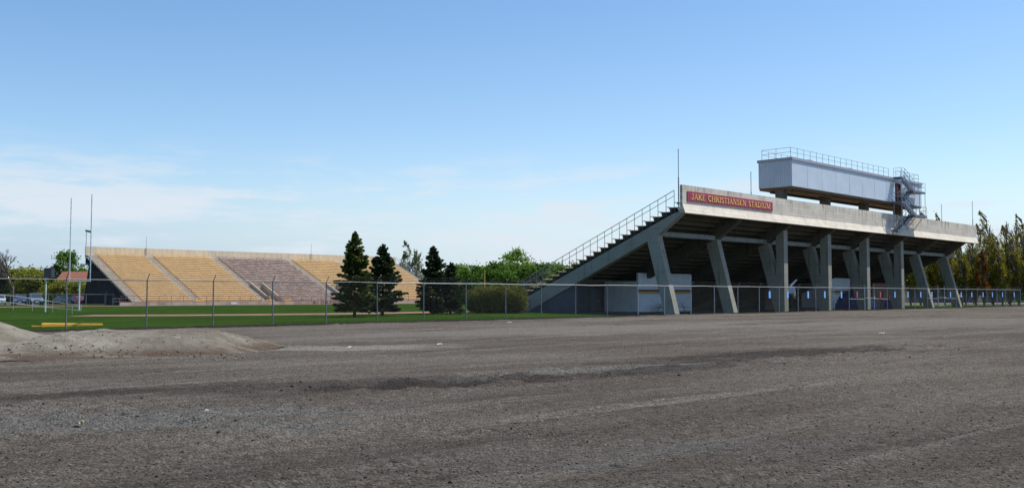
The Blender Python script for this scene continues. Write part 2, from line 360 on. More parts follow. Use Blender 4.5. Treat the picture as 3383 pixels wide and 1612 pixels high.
        h = math_(t, 'ADD', nz(24, 7, rough=.8), math_(t, 'MULTIPLY', vo.outputs['Distance'], -.8)); bs, bd = 1.0, .05
    elif kind == 'pile':
        c = mixc(mrange(t, nz(.5, 7, rough=.62), .35, .68), (.135, .122, .10), (.23, .213, .18))
        sp = N(t, 'ShaderNodeSeparateXYZ'); t.links.new(co.outputs['Object'], sp.inputs[0])
        foot = math_(t, 'MULTIPLY', mrange(t, sp.outputs['Z'], .30, .04), mrange(t, nz(1.1, 6, (.5, 1.2, 1)), .34, .54))
        c = mixc(math_(t, 'MULTIPLY', mrange(t, nz(1.3, 7, (.7, 1.4, 2), rough=.75), .52, .66), .5), c, (.10, .088, .06))
        c = mixc(math_(t, 'MULTIPLY', foot, .8), c, (.065, .043, .03))
        c = mixc(math_(t, 'MULTIPLY', mrange(t, nz(25, 4, rough=.7), .55, .7), .4), c, (.10, .09, .08))
        h = nz(18, 6, rough=.75); bs, bd = .8, .05
    elif kind == 'grass':
        c = mixc(mrange(t, nz(.12, 5), .35, .65), (.014, .036, .006), (.025, .056, .009))
        c = mixc(math_(t, 'MULTIPLY', mrange(t, nz(5, 6, rough=.7), .4, .7), .6), c, (.034, .070, .010))
        c = mixc(math_(t, 'MULTIPLY', mrange(t, nz(.35, 5, (.4, 1.4, 1), R(45)), .5, .72), .55), c, (.055, .075, .016))
        c = mixc(math_(t, 'MULTIPLY', mrange(t, nz(1.6, 5), .6, .75), .4), c, (.085, .08, .035))
        h = nz(14, 5, rough=.8); bs, bd = .9, .08
    elif kind == 'verge':
        c = mixc(mrange(t, nz(3, 6, rough=.7), .35, .65), (.012, .0115, .011), (.045, .041, .036))
        h = nz(15, 6, rough=.8); bs, bd = 1, .06
    elif kind == 'track':
        c = mixc(mrange(t, nz(.8, 5), .35, .65), (.20, .115, .10), (.26, .155, .135))
        h = nz(20, 4); bs, bd = .3, .02
    t.links.new(c, b.inputs['Base Color'])
    bp = N(t, 'ShaderNodeBump'); bp.inputs['Strength'].default_value = bs; bp.inputs['Distance'].default_value = bd
    t.links.new(h, bp.inputs['Height']); t.links.new(bp.outputs[0], b.inputs['Normal'])
    return m
for k in ('lot', 'pile', 'grass', 'verge', 'track'): M[k] = ground_mat(k + '_surface', k)

# stadium frame: s along the stands, t across the field away from the fence side
ANG = math.atan2(.7095, .7047)
U = Vector((math.cos(ANG), math.sin(ANG), 0)); V = Vector((-U.y, U.x, 0)); C0 = Vector((14.4, 79.5, 0))
def ST(s, t, z=0): return C0 + U * s + V * t + Vector((0, 0, z))
F0 = Vector((0, 65.5, 0))
def FE(t, z=0): return F0 + U * t + Vector((0, 0, z))
NF = Vector((U.y, -U.x, 0))   # fence normal towards the camera side

# ------------------------------------------------------------------ ground
GZ = -.06
def sheet(name, pts, z, m, kind='structure'):
    mb = MB(); mb.add([(p[0], p[1], z) for p in pts], [tuple(range(len(pts)))])
    o = mb.build(name, m); return tag(o, kind=kind)
sheet('grass_ground', [(-2500, -2500), (3000, -2500), (3000, 4000), (-2500, 4000)], GZ, M['grass'])
# dirt lot, real relief; its far edge follows the fence
def lot_h(x, y):
    a = math.cos(R(38)); b = math.sin(R(38)); p = x * a + y * b; q = -x * b + y * a
    wob = fbm(p * .05, q * .05, 2) * 2.0
    h = .05 * fbm(x * .12, y * .12, 3)
    h = h + .050 * fbm(p * .10, (q + wob) * 1.0, 3)
    h = h + .026 * fbm(p * .8, q * 2.5, 4)
    pit = fbm(x * .55 + 3, y * .8, 3); h = h - .05 * sstep(.35, .6, pit) + .02 * sstep(.25, .4, pit)
    ridge = np.exp(-((q - (14.9 + wob * .8 + .0 * p)) / 1.5) ** 2) * sstep(3, 9, p) * (1 - sstep(26, 40, p))
    h = h + ridge * (.24 * np.abs(fbm(p * .75, q * 2.1, 6)) - .04) * (.3 + 1.6 * np.clip(fbm(p * .22 + 5, q * .3, 2) + .35, 0, 1))
    r2 = np.exp(-(((x + 5.5) / 4.5) ** 2 + ((y - 12.6) / 2.2) ** 2))
    h = h + r2 * (.16 * np.abs(fbm(x * 1.8, y * 2.6, 5)) - .03)
    a2 = math.cos(R(43)); b2 = math.sin(R(43)); q2 = -x * b2 + y * a2 + .5 * fbm(x * .08, y * .08, 2)
    for c_, w_ in ((3.2, .16), (4.9, .16), (-.9, .2), (.8, .2), (-5.2, .2), (-3.5, .2), (7.4, .18), (9.1, .18)):
        e = (q2 - c_) / w_; h = h - .035 * np.exp(-e ** 2) + .018 * np.exp(-(np.abs(e) - 1.9) ** 2)
    h = h + .012 * fbm(x * 5, y * 5, 3) * (1 - sstep(15, 40, y))
    return h
def build_lot():
    th = np.concatenate([np.linspace(-180, -36, 60, endpoint=False), np.linspace(-36, 36, 720), np.linspace(36, 180, 60, endpoint=False)[1:], [180]])
    th = np.radians(th); nr = 640
    nx, ny = NF.x, NF.y
    d0 = -(F0.x * nx + F0.y * ny)           # distance of camera to fence line along -NF
    ca = -(np.sin(th) * nx + np.cos(th) * ny)
    edge = (-.0) + d0
    rmax = np.where(ca > 1e-3, (d0 - .15) / np.maximum(ca, 1e-3), 1e9); rmax = np.minimum(rmax, 190)
    k = np.linspace(0, 1, nr)[None, :]
    r = 4.5 * (rmax[:, None] / 4.5) ** k; r[:, 0] = .3
    x = np.sin(th)[:, None] * r; y = np.cos(th)[:, None] * r
    h = lot_h(x, y)
    df = d0 - (-(x * nx + y * ny))
    h = h * sstep(.1, 2.0, df) + .0
    h = np.maximum(h, -.05)
    v = np.stack([x, y, h], -1).reshape(-1, 3); n = len(th)
    i, j = np.meshgrid(np.arange(n - 1), np.arange(nr - 1), indexing='ij'); a = i * nr + j
    f = np.stack([a, a + nr, a + nr + 1, a + 1], -1).reshape(-1, 4)[:, ::-1]
    me = np_mesh('dirt_lot', v, f, M['lot'], smooth=True)
    return tag(link('dirt_lot', me), kind='structure')
build_lot()
# rough verge of dark broken asphalt along the foot of the fence
def strip_field(name, t0, t1, w0, w1, m, hfun, nt_=900, nw=14, kind='structure', ragged=.3):
    tt = np.linspace(t0, t1, nt_)[:, None]; ww = np.linspace(0, 1, nw)[None, :]
    rag0 = ragged * fbm(tt * .5, tt * 0 + 3.3, 3); rag1 = ragged * fbm(tt * .7, tt * 0 + 8.3, 4)
    w = (w0 + rag0) * (1 - ww) + (w1 + rag1) * ww; T = tt + 0 * ww
    x = F0.x + U.x * T + NF.x * w; y = F0.y + U.y * T + NF.y * w
    zz = hfun(T, w) * np.sin(np.pi * ww) ** .6 + 0.012 - .05 * (np.abs(ww - .5) > .49)
    v = np.stack([x, y, zz], -1).reshape(-1, 3)
    i, j = np.meshgrid(np.arange(nt_ - 1), np.arange(nw - 1), indexing='ij'); a = i * nw + j
    f = np.stack([a, a + nw, a + nw + 1, a + 1], -1).reshape(-1, 4)[:, ::-1]
    return tag(link(name, np_mesh(name, v, f, m, smooth=True)), kind=kind)
strip_field('verge', -60, 112, .0, 2.2, M['verge'], lambda T, w: .02 + .07 * np.abs(fbm(T * 1.3, w * 2, 4)))
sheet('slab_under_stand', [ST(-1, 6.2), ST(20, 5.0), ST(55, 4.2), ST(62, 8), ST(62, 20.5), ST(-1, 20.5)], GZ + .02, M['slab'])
# running track
def ring(name, sc, vc, r0, r1, L, m, z):
    mb = MB(); inner = []; outer = []
    for side in (0, 1):
        for k in range(49):
            a = math.pi / 2 + math.pi * k / 48 + side * math.pi
            cx = sc if side == 0 else sc + L
            inner.append(ST(cx + r0 * math.cos(a), vc + r0 * math.sin(a))); outer.append(ST(cx + r1 * math.cos(a), vc + r1 * math.sin(a)))
    n = len(inner); vs = [(p.x, p.y, z) for p in inner] + [(p.x, p.y, z) for p in outer]
    mb.add(vs, [(i, (i + 1) % n, (i + 1) % n + n, i + n) for i in range(n)])
    return tag(mb.build(name, m), kind='structure')
ring('running_track', -12.6, 60.5, 33.2, 38.6, 92, M['track'], GZ + .01)
# grass berm at the far left, carrying the sloping rail
def heightpatch(name, x0, x1, y0, y1, n, m, hf, base, kind, **kw):
    xs = np.linspace(x0, x1, n)[:, None] + np.zeros((1, n)); ys = np.linspace(y0, y1, n)[None, :] + np.zeros((n, 1))
    h = hf(xs, ys); v = np.stack([xs, ys, h + base], -1).reshape(-1, 3)
    i, j = np.meshgrid(np.arange(n - 1), np.arange(n - 1), indexing='ij'); a = i * n + j
    f = np.stack([a, a + n, a + n + 1, a + 1], -1)
    keep = (h[:-1, :-1] > .002) | (h[1:, 1:] > .002) | (h[1:, :-1] > .002) | (h[:-1, 1:] > .002)
    f = f[keep]
    return link(name, np_mesh(name, v, f.reshape(-1, 4), m, smooth=True))
def berm_h(x, y):
    e = sstep(-33.5, -43.5, x) * np.exp(-((y - 76.5) / 6.5) ** 2 * sstep(-20, 0, y * 0))
    return .66 * sstep(0, 1, (-33.5 - x) / 10) * np.exp(-np.abs((y - 76.5) / 5.5) ** 2.4) - .012
tag(heightpatch('grass_berm', -75, -33, 62, 92, 120, M['grass'], berm_h, GZ, 'structure'), kind='structure')
# gravel heaps on the lot
def pile_a(x, y):
    r = np.sqrt(((x + 16.3) / 3.9) ** 2 + ((y - 27.6) / 4.2) ** 2)
    h = 1.25 * np.clip(1 - r, 0, 1) ** .95
    h = np.minimum(h, .86 + .05 * fbm(x * .7, y * .7, 2))
    return h + .13 * fbm(x * 1.1, y * 1.1, 5) * np.clip(h * 4, 0, 1) - .02
def pile_b(x, y):
    yc = 28.2 + (x + 11) * .25
    prof = np.exp(-np.abs((y - yc) / 2.9) ** 3)
    ends = sstep(-15.2, -12.6, x) * (1 - sstep(-9.6, -6.8, x))
    h = .56 * prof * ends * (1 + .25 * fbm(x * .4, y * .4, 2))
    h = h + .10 * fbm(x * .8, y * .8, 5) * np.clip(h * 5, 0, 1) + .10 * np.abs(fbm(x * 2.4, y * 2.4, 4)) * np.clip(h * 5, 0, 1)
    return h - .035
for nm, a, hf, lab in (('gravel_heap', (-22, -11.5, 22.8, 34), pile_a, 'tall pale gravel heap cut off by the left edge of the photo'),
                       ('gravel_heap', (-16, -5.5, 22, 35), pile_b, 'long low grey gravel mound beside the taller heap, brown soil at its foot')):
    o = heightpatch(nm, *a, 260, M['pile'], hf, .0, None)
    tag(o, lab, 'gravel heap' if nm == 'gravel_heap' else 'gravel', 'gravel tipped on the dirt lot')
# walks beyond the stand
def band(name, a, b, w, m, z):
    a = Vector(a); b = Vector(b); d = (b - a).normalized(); n = Vector((-d.y, d.x)) * w / 2
    return sheet(name, [a - n, b - n, b + n, a + n], z, m)
band('pavement', (44, 150), (110, 170), 3.2, M['walk'], GZ + .012)
band('road', (30, 170), (130, 196), 6.5, M['walk'], GZ + .008)
band('pavement', (64, 171.5), (120, 190), 1.6, M['walk'], GZ + .022)
sheet('parking_lot', [(-115, 152), (-60, 152), (-66, 175), (-125, 175)], GZ + .01, mat('parking_asphalt', (.06, .06, .062), .9, col2=(.045, .045, .047), scale=2))

# ------------------------------------------------------------------ letters
def arc(cx, cy, rx, ry, a0, a1, n=9): return [(cx + rx * math.cos(R(a0 + (a1 - a0) * k / n)), cy + ry * math.sin(R(a0 + (a1 - a0) * k / n))) for k in range(n + 1)]
TK, TN = .13, .065
GL = {  # width, [(points, stroke width)], [(x, y) of serifs]
 'J': (.46, [([(.30, 1), (.30, .22)] + arc(.17, .2, .13, .19, 0, -150, 6), TK)], [(.30, 1)]),
 'A': (.74, [([(.37, 1), (.10, 0)], TN), ([(.37, 1), (.64, 0)], TK), ([(.19, .36), (.55, .36)], TN)], [(.10, 0), (.64, 0)]),
 'K': (.72, [([(.13, 0), (.13, 1)], TK), ([(.60, 1), (.16, .42)], TN), ([(.28, .56), (.62, 0)], TK)], [(.13, 0), (.13, 1), (.60, 1), (.62, 0)]),
 'E': (.60, [([(.13, 0), (.13, 1)], TK), ([(.08, .96), (.52, .96), (.52, .82)], TN), ([(.13, .52), (.42, .52)], TN), ([(.08, .04), (.54, .04), (.54, .2)], TN)], []),
 'C': (.68, [(arc(.38, .5, .28, .48, 45, 315, 14), TK * .9), ([(.58, .98), (.58, .72)], TN)], []),
 'H': (.76, [([(.14, 0), (.14, 1)], TK), ([(.62, 0), (.62, 1)], TK), ([(.14, .52), (.62, .52)], TN)], [(.14, 0), (.14, 1), (.62, 0), (.62, 1)]),
 'R': (.70, [([(.13, 0), (.13, 1)], TK), ([(.13, .96)] + arc(.32, .74, .20, .22, 90, -90, 8) + [(.13, .50)], TN * 1.3), ([(.34, .5), (.62, 0)], TK)], [(.13, 0), (.62, 0)]),
 'I': (.32, [([(.16, 0), (.16, 1)], TK)], [(.16, 0), (.16, 1)]),
 'S': (.54, [(arc(.27, .74, .17, .22, 30, 250, 9) + arc(.27, .26, .19, .24, 70, -160, 9), TK * .8)], []),
 'T': (.64, [([(.32, 0), (.32, 1)], TK), ([(.06, .80), (.06, .96), (.58, .96), (.58, .80)], TN)], [(.32, 0)]),
 'N': (.76, [([(.14, 0), (.14, 1)], TN), ([(.14, 1), (.62, 0)], TK), ([(.62, 0), (.62, 1)], TN)], [(.14, 0), (.14, 1), (.62, 1)]),
 'D': (.74, [([(.13, 0), (.13, 1)], TK), ([(.13, .96), (.30, .96)] + arc(.30, .5, .33, .46, 90, -90, 12) + [(.13, .04)], TN * 1.4)], [(.13, 0), (.13, 1)]),
 'U': (.74, [([(.14, 1), (.14, .3)] + arc(.37, .3, .23, .28, 180, 360, 8) + [(.60, 1)], TK * .85)], [(.14, 1), (.60, 1)]),
 'M': (.92, [([(.14, 0), (.14, 1)], TN), ([(.14, 1), (.46, .05)], TK), ([(.46, .05), (.78, 1)], TN), ([(.78, 1), (.78, 0)], TK)], [(.14, 0), (.78, 0), (.14, 1), (.78, 1)]),
 'V': (.72, [([(.12, 1), (.36, 0)], TK), ([(.36, 0), (.60, 1)], TN)], [(.12, 1), (.60, 1)]),
 'O': (.78, [(arc(.39, .5, .29, .47, 0, 360, 18), TK * .9)], []),
}
def letters(text, name, m, parent, x0, x1, z0, h, y, flip=1, bold=1.0, space=.45, gap=.06, serif=True, depth=.03):
    """each glyph a mesh in the plane y = const, running x0 -> x1 (local)"""
    tot = sum(space if c == ' ' else GL[c][0] + gap for c in text); k = (x1 - x0) / tot; cx = x0
    for c in text:
        if c == ' ': cx += space * k; continue
        w, strokes, ser = GL[c]; mb = MB(); e = 0
        segs = []
        for pts, tw in strokes:
            for a, b in zip(pts[:-1], pts[1:]): segs.append((a, b, tw * bold))
        if serif:
            for sx, sy in ser: segs.append(((sx - .13, .03 if sy < .5 else .97), (sx + .13, .03 if sy < .5 else .97), .06))
        for a, b, tw in segs:
            ax, az, bx, bz = a[0] * k, a[1] * h, b[0] * k, b[1] * h; dx, dz = bx - ax, bz - az; L = math.hypot(dx, dz)
            if L < 1e-6: continue
            px, pz = -dz / L * tw * h * .5, dx / L * tw * h * .5; ex, ez = dx / L * tw * h * .22, dz / L * tw * h * .22
            e += 1; yy = y - flip * (depth + e * .0006)
            q = [(ax - ex + px, az - ez + pz), (ax - ex - px, az - ez - pz), (bx + ex - px, bz + ez - pz), (bx + ex + px, bz + ez + pz)]
            mb.add([(cx + u_, yy, z0 + v_) for u_, v_ in q] + [(cx + u_, y, z0 + v_) for u_, v_ in q], [(0, 1, 2, 3), (7, 6, 5, 4), (0, 4, 5, 1), (1, 5, 6, 2), (2, 6, 7, 3), (3, 7, 4, 0)])
        mb.build(name, m, parent); cx += (w + gap) * k

# ------------------------------------------------------------------ near grandstand
LN = 67.8; TR, RS = .838, .347; NR = 24
def floor_k(k): return 8.94 - RS * (k - 1)          # k = 1..24
def edge_t(k): return .72 + TR * k                  # front edge of row k
ns = empty('grandstand', C0, ANG, 'raw concrete grandstand seen from behind, raised on slanted legs at right', 'grandstand')
mb = MB()
for k in range(1, NR + 1):
    a = edge_t(k - 1) if k > 1 else .5; b = edge_t(k); fz = floor_k(k)
    mb.box(0.02, LN - .02, a, b - .16, fz - .11, fz)
    mb.box(0, LN, b - .16, b, fz - .46, fz + .004)
mb.box(0, LN, edge_t(NR) - .14, edge_t(NR) + .04, -.1, floor_k(NR) - .47)
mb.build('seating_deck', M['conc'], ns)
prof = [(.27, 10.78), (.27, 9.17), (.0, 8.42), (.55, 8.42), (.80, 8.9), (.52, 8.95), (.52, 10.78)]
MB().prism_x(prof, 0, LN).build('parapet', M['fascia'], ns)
# joints and grooves cast into the parapet are in its material; benches
for k in range(1, NR + 1):
    t = edge_t(k - 1) + .12; z = floor_k(k) + .42; b = MB()
    b.box(.05, LN - .05, t, t + .30, z - .045, z)
    for s in np.arange(.35, LN, 1.52): b.box(s, s + .06, t + .04, t + .22, z - .17, z - .045); b.box(s, s + .06, t - .12, t + .10, z - .22, z - .16)
    b.build('bench', M['yellow_seat'], ns)
fr_s = [9.1 * k for k in range(7)] + [63.8]
PX = .6
rk = [(.30, 8.40), (2.94, 6.60), (3.78, 6.25), (17.9, .12), (17.9, -.1), (20.75, -.1), (20.75, .50), (2.0, 8.15), (.9, 8.42), (.5, 8.44)]
rk = [(.30, 8.41), (2.94, 6.60), (3.78, 6.25), (17.9, .12), (17.9, -.1), (20.6, -.1), (20.6, .45)] + [(1.0, 8.50), (.6, 8.52)]
for i, s in enumerate(fr_s):
    MB().prism_x(rk, s, s + PX).build('raker_beam', M['leg'] if i == 0 else M['conc'], ns)  # inner rakers take the concrete copy darkened for shade
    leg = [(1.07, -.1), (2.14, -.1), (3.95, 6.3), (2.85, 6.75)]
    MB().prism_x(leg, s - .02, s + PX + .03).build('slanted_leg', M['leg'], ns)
    if i in (2, 3, 4, 5):
        MB().prism_x([(1.09, -.1), (2.0, -.1), (1.95, 7.3), (1.09, 7.9)], s - .03, s + PX + .10).build('column', M['leg'], ns)
for i in range(7):
    a = fr_s[i] + PX; b = fr_s[i + 1]
    MB().box(a, b, 2.95, 3.35, 6.62, 7.02).build('tie_beam', M['beam'], ns)
MB().box(fr_s[7] + PX, LN, 2.95, 3.35, 6.62, 7.02).build('tie_beam', M['beam'], ns)
def stair_rail(parent, s, n0, n1, tr, fz, mesh_from=None, name='handrail', m=M['rail'], h=1.43):
    b = MB(); pts = [(s, tr(k), fz(k) + h) for k in range(n0, n1 + 1)]
    for k, p in zip(range(n0, n1 + 1), pts): b.tube((s, p[1], fz(k) - .3), p, .027, 6)
    b.tube(pts[0], pts[-1], .03); q0 = (s, pts[0][1], pts[0][2] - .46); q1 = (s, pts[-1][1], pts[-1][2] - .46); b.tube(q0, q1, .024)
    return b.build(name, m, parent)
for sx in (.06, LN - .06):
    stair_rail(ns, sx, 1, NR, lambda k: edge_t(k - 1) + .42, floor_k)
# chain-link infill on the lower part of the end rail
b = MB()
for k in range(17, NR):
    t0 = edge_t(k - 1) + .42; t1 = t0 + TR; za = floor_k(k) + 1.4; zb = floor_k(k + 1) + 1.4
    for q in range(10):
        f = q / 10; tt = t0 + TR * f; zt = za + (zb - za) * f
        b.tube((.06, tt, zt - 1.35), (.06, min(tt + .8, t0 + TR * 1.6), zt - 1.35 + .8), .004, 3); b.tube((.06, tt, zt), (.06, tt + .6, zt - .9), .004, 3)
b.build('rail_mesh', M['wire'], ns)
# low end wall under the raker foot
MB().prism_x([(12.2, -.1), (18.6, -.1), (18.6, .1), (12.2, 2.55)], .12, .40).build('end_wall', M['grey_block'], ns)
# entry ramp with dark rails at the front left corner
rp = MB(); rp.prism_x([(17.0, -.1), (22.5, -.1), (22.5, .35), (17.0, -.02)], -1.7, -.15)
rp.build('ramp', M['conc'], ns)
rr = MB()
for sx in (-1.6, -.25):
    for tt in (17.6, 19.2, 20.8, 22.3): rr.tube((sx, tt, 0), (sx, tt, 1.0 + (tt - 17) * .065), .025)
    rr.tube((sx, 17.6, 1.04), (sx, 22.3, 1.35), .028); rr.tube((sx, 17.6, .55), (sx, 22.3, .85), .02)
rr.build('ramp_rail', M['black_metal'], ns)
# rooms under the stand
room = empty('storage_room', ST(.4, 15.7), ANG, 'plain grey block room with steel doors under the left end of the grandstand', 'room')
MB().box(0, 13.4, 0, .2, -.1, 2.35).build('wall', M['grey_block'], room)
MB().box(0, .2, .2, 2.6, -.1, 1.6).build('side_wall', M['grey_block'], room)
for a, w in ((2.9, .09), (12.0, .09)): MB().box(a, a + w, -.12, -.01, -.05, 2.35).build('downpipe', M['galv_post'], room)
for a in (6.0, 7.15):
    d = MB().box(a, a + 1.1, -.05, -.005, .0, 2.1).build('door', M['grey_door'], room)
    MB().box(a + (.95 if a < 7 else .08), a + (1.02 if a < 7 else .15), -.10, -.052, .95, 1.12).build('handle', M['galv'], d)
d = MB().box(11.0, 12.0, -.05, -.005, 0, 2.05).build('door', M['grey_door'], room)
MB().box(11.08, 11.15, -.10, -.052, .95, 1.12).build('handle', M['galv'], d)
def concession(s0, s1, lab):
    c = empty('concession_block', ST(s0, 10.8), ANG, lab, 'building', 'white block rooms under the stand'); L = s1 - s0
    mb = MB().box(0, L, 0, .2, -.1, 3.72); mb.box(0, .2, .2, 4.2, -.1, 2.9); mb.box(L - .2, L, .2, 4.2, -.1, 2.9); mb.build('wall', M['white_block'], c)
    MB().box(0, L, -.012, -.002, 1.92, 2.12).build('painted_band', M['maroon_band'], c, 'maroon painted band')
    MB().box(0, L, -.012, -.002, 1.70, 1.92).build('painted_band', M['gold_band'], c, 'gold painted band')
    return c
concession(7.7, 16.7, 'white block room with maroon and gold band, behind the first slanted leg')
concession(47.6, 52.6, 'white block room with maroon and gold band, half hidden by a blue tarpaulin')
bk = empty('brick_kiosk', ST(53.4, 8.2), ANG, 'small brown brick room under the grandstand to the right of the white framed gate', 'building')
MB().box(0, 5.2, 0, 2.4, -.1, 3.1).build('wall', M['brick'], bk); MB().box(2.2, 3.2, -.05, -.004, 0, 2.05).build('door', M['brown'], bk)
# picnic table with a gold top
pt = empty('picnic_table', ST(11.6, 9.7), ANG, 'gold topped picnic table in front of the white block room', 'table')
MB().box(-1.7, 1.7, -.36, .36, .70, .76).build('tabletop', M['gold_band'], pt)
for q in (-.75, .55): MB().box(-1.7, 1.7, q, q + .2, .42, .46).build('seat', M['galv'], pt)
for q in (-1.3, 1.3):
    b = MB(); b.tube((q, -.3, .7), (q, -.72, 0), .04); b.tube((q, .3, .7), (q, .72, 0), .04); b.tube((q, -.7, .40), (q, .7, .40), .04); b.build('leg', M['galv'], pt)
# blue tarpaulin heap
def lumpy(name, loc, sx, sy, h, m, lab, cat, seed=0):
    n = 28; g = np.linspace(-1, 1, n); X, Y = np.meshgrid(g, g, indexing='ij')
    Z = np.clip(1.25 - np.maximum(np.abs(X), np.abs(Y)) ** 4 * 1.25, 0, 1) * h * (1 + .25 * fbm(X * 1.2 + seed, Y * 1.2, 3) - .2 * X)
    v = np.stack([X * sx, Y * sy, Z], -1).reshape(-1, 3); i, j = np.meshgrid(np.arange(n - 1), np.arange(n - 1), indexing='ij'); a = i * n + j
    f = np.stack([a, a + n, a + n + 1, a + 1], -1).reshape(-1, 4)
    o = link(name, np_mesh(name, v, f, m)); o.location = loc; o.rotation_euler = (0, 0, ANG); return tag(o, lab, cat)
lumpy('tarpaulin', ST(46.2, 7.0, -.05), 2.6, 1.6, 1.75, M['blue_tarp'], 'large blue tarpaulin over stored gear, in front of the smaller white block room', 'tarpaulin')
lumpy('tarpaulin', ST(50.0, 4.2, -.05), 1.0, .8, .9, M['blue_tarp'], 'small dark blue tarpaulin bundle behind the left panel beside the gate', 'tarpaulin', 5)
# brown boarded gate and yellow posts
g = empty('boarded_gate', ST(20.6, 4.6), ANG, 'dark brown board gate between two bays under the grandstand', 'gate')
b = MB()
for q in np.arange(0, 4.6, .3): b.box(q, q + .27, 0, .04, .0, 2.2)
b.build('board_panel', M['brown'], g); b = MB(); b.box(0, 4.6, -.06, -.005, 1.0, 1.1); b.box(0, 4.6, -.06, -.005, 2.0, 2.1); b.build('cross_rail', M['brown'], g)
for (s, t), lab in (((18.1, 7.4), 'short yellow post in shade beside the second slanted leg'), ((24.7, 4.6), 'tall yellow post to the right of the brown board gate')):
    hh = 1.0 if 'short' in lab else 2.1
    o = MB().lathe([(.11, -.1), (.11, hh), (.085, hh + .05), (.02, hh + .07)], n=12).build('bollard', M['gold_band']); o.location = ST(s, t); tag(o, lab, 'post')
# white and red machine stored behind the fence
mc = empty('stored_machine', ST(21.2, 3.0), ANG, 'white machine with red end panel and raised arm, stored behind the fence', 'machine')
MB().prism_x([(-.35, 1.75), (.35, 1.75), (.45, 2.45), (-.45, 2.45)], .1, 1.75).build('body', mat('machine_grey', (.36, .40, .46), .5), mc)
MB().box(-.45, .08, -.42, .42, 1.7, 2.5).build('end_panel', M['red_sign'], mc)
b = MB(); 
for a_, b_, r1, r2 in (((1.76, 0, 2.2), (2.35, 0, 1.55), .42, .20),): b.tube(a_, b_, r1, 10, r2)
b.build('nozzle', M['white'], mc)
MB().tube((1.5, 0, 2.45), (2.9, 0, 3.15), .13, 8, .07).build('arm', M['white'], mc)
b = MB(); b.tube((2.35, 0, 1.55), (2.5, 0, 1.25), .09, 8, .11); b.build('hook', M['yellow'], mc)
for q in (.2, 1.5):
    b = MB(); b.tube((q, -.3, 0), (q, -.3, 1.8), .03); b.tube((q, .3, 0), (q, .3, 1.8), .03); b.tube((q, -.3, 1.0), (q, .3, 1.0), .03); b.build('stand_leg', M['black_metal'], mc)

# stadium sign on the parapet
sg = empty('stadium_sign', ST(.66, .27), ANG, 'maroon stadium name board with gold letters on the concrete parapet', 'sign')
MB().box(0, 13.95, -.06, -.006, 9.45, 10.30).build('board', M['maroon'], sg)
letters('JAKE CHRISTIANSEN STADIUM', 'letter', M['gold'], sg, .55, 13.5, 9.64, .47, -.062, bold=1.15)
# rods on the parapet
def rod(loc, h, lab, r=.05, grp='thin bare poles on the near parapet'):
    p = empty('flagpole', loc, 0, lab, 'pole', grp)
    MB().tube((0, 0, 0), (0, 0, h * .55), r, 8).build('lower_tube', M['rail'], p)
    MB().tube((0, 0, h * .55), (0, 0, h), r * .62, 8).build('upper_tube', M['rail'], p)
    MB().lathe([(r * .3, 0), (r * .9, .05), (r * .9, .1), (.01, .16)], (0, 0, h), 8).build('cap', M['rail'], p)
rod(ST(.15, .75, 8.7), 5.0, 'tall bare pole at the left top corner of the grandstand')
rod(ST(11.5, .64, 8.95), 3.85, 'short bare pole standing behind the right part of the maroon sign')
rod(ST(56.9, .64, 8.95), 3.85, 'short bare pole on the parapet to the right of the press box stair')
rod(ST(67.6, .64, 8.95), 5.0, 'tall bare pole at the far right end of the parapet')

# ------------------------------------------------------------------ press box
pb = empty('press_box', C0, ANG, 'long pale grey metal press box standing on piers above the parapet', 'press box')
s0, s1, t0, t1, zb, zt = 18.06, 49.2, .05, 3.68, 12.10, 14.65
w = MB()
DA, DB = 41.7, 43.4
w.box(s0, DA, t0, t0 + .1, zb, zt); w.box(DB, s1, t0, t0 + .1, zb, zt); w.box(DA, DB, t0, t0 + .1, 14.35, zt)
w.box(s0, s0 + .1, t0 + .1, t1 - .1, zb, zt); w.box(s1 - .1, s1, t0 + .1, t1 - .1, zb, zt)
w.box(s0, s1, t1 - .1, t1, zb, zb + .9); w.box(s0, s1, t1 - .1, t1, zt - .35, zt)
for s in np.arange(s0, s1, 2.05): w.box(s, s + .15, t1 - .1, t1, zb + .9, zt - .35)
w.build('wall', M['press_wall'], pb)
r_ = MB()
for t in np.arange(t0 + .1, t1, .225): r_.box(s0 - .06, s0, t, t + .07, zb + .02, zt - .01)
r_.build('siding_ribs', M['press_wall'], pb)
for s in np.arange(s0 + .15, s1 - 1, 2.05): MB().box(s, s + 1.9, t1 - .07, t1 - .04, zb + .9, zt - .35).build('window', M['glass'], pb)
MB().box(s0 + .05, s1 - .05, t0 + .05, t1 - .05, zb - .22, zb - .004).build('floor_deck', M['press_under'], pb)
b = MB()
for t in (t0 + .55, t1 - .75): b.box(s0 + 1.2, s1 - 1.2, t, t + .22, zb - .42, zb - .225)
b.build('floor_beam', M['press_under'], pb)
rf = MB().box(s0 - .10, s1 + .10, t0 - .10, t1 + .10, zt + .002, zt + .27).build('roof', M['press_trim'], pb)
def guard(pts, z, h, parent, m, step=1.3, r=.022, name='railing'):
    b = MB()
    for (ax, ay), (bx, by) in zip(pts[:-1], pts[1:]):
        L = math.hypot(bx - ax, by - ay); n = max(1, round(L / step))
        for k in range(n + 1): b.tube((ax + (bx - ax) * k / n, ay + (by - ay) * k / n, z), (ax + (bx - ax) * k / n, ay + (by - ay) * k / n, z + h), r, 6)
        for hh in (h, h * .55): b.tube((ax, ay, z + hh), (bx, by, z + hh), r, 6)
    return b.build(name, m, parent)
gz = zt + .27
guard([(40.6, t0 + .25), (s0 + .25, t0 + .25), (s0 + .25, t1 - .25), (s1 - .2, t1 - .25), (s1 - .2, t0 + .25), (42.6, t0 + .25)], gz, 1.0, pb, M['galv'])
for s in (18.27, 27.37, 36.47, 45.57): MB().box(s, s + .75, 1.12, 2.0, 8.7, zb - .225).build('pier', M['conc'], pb)
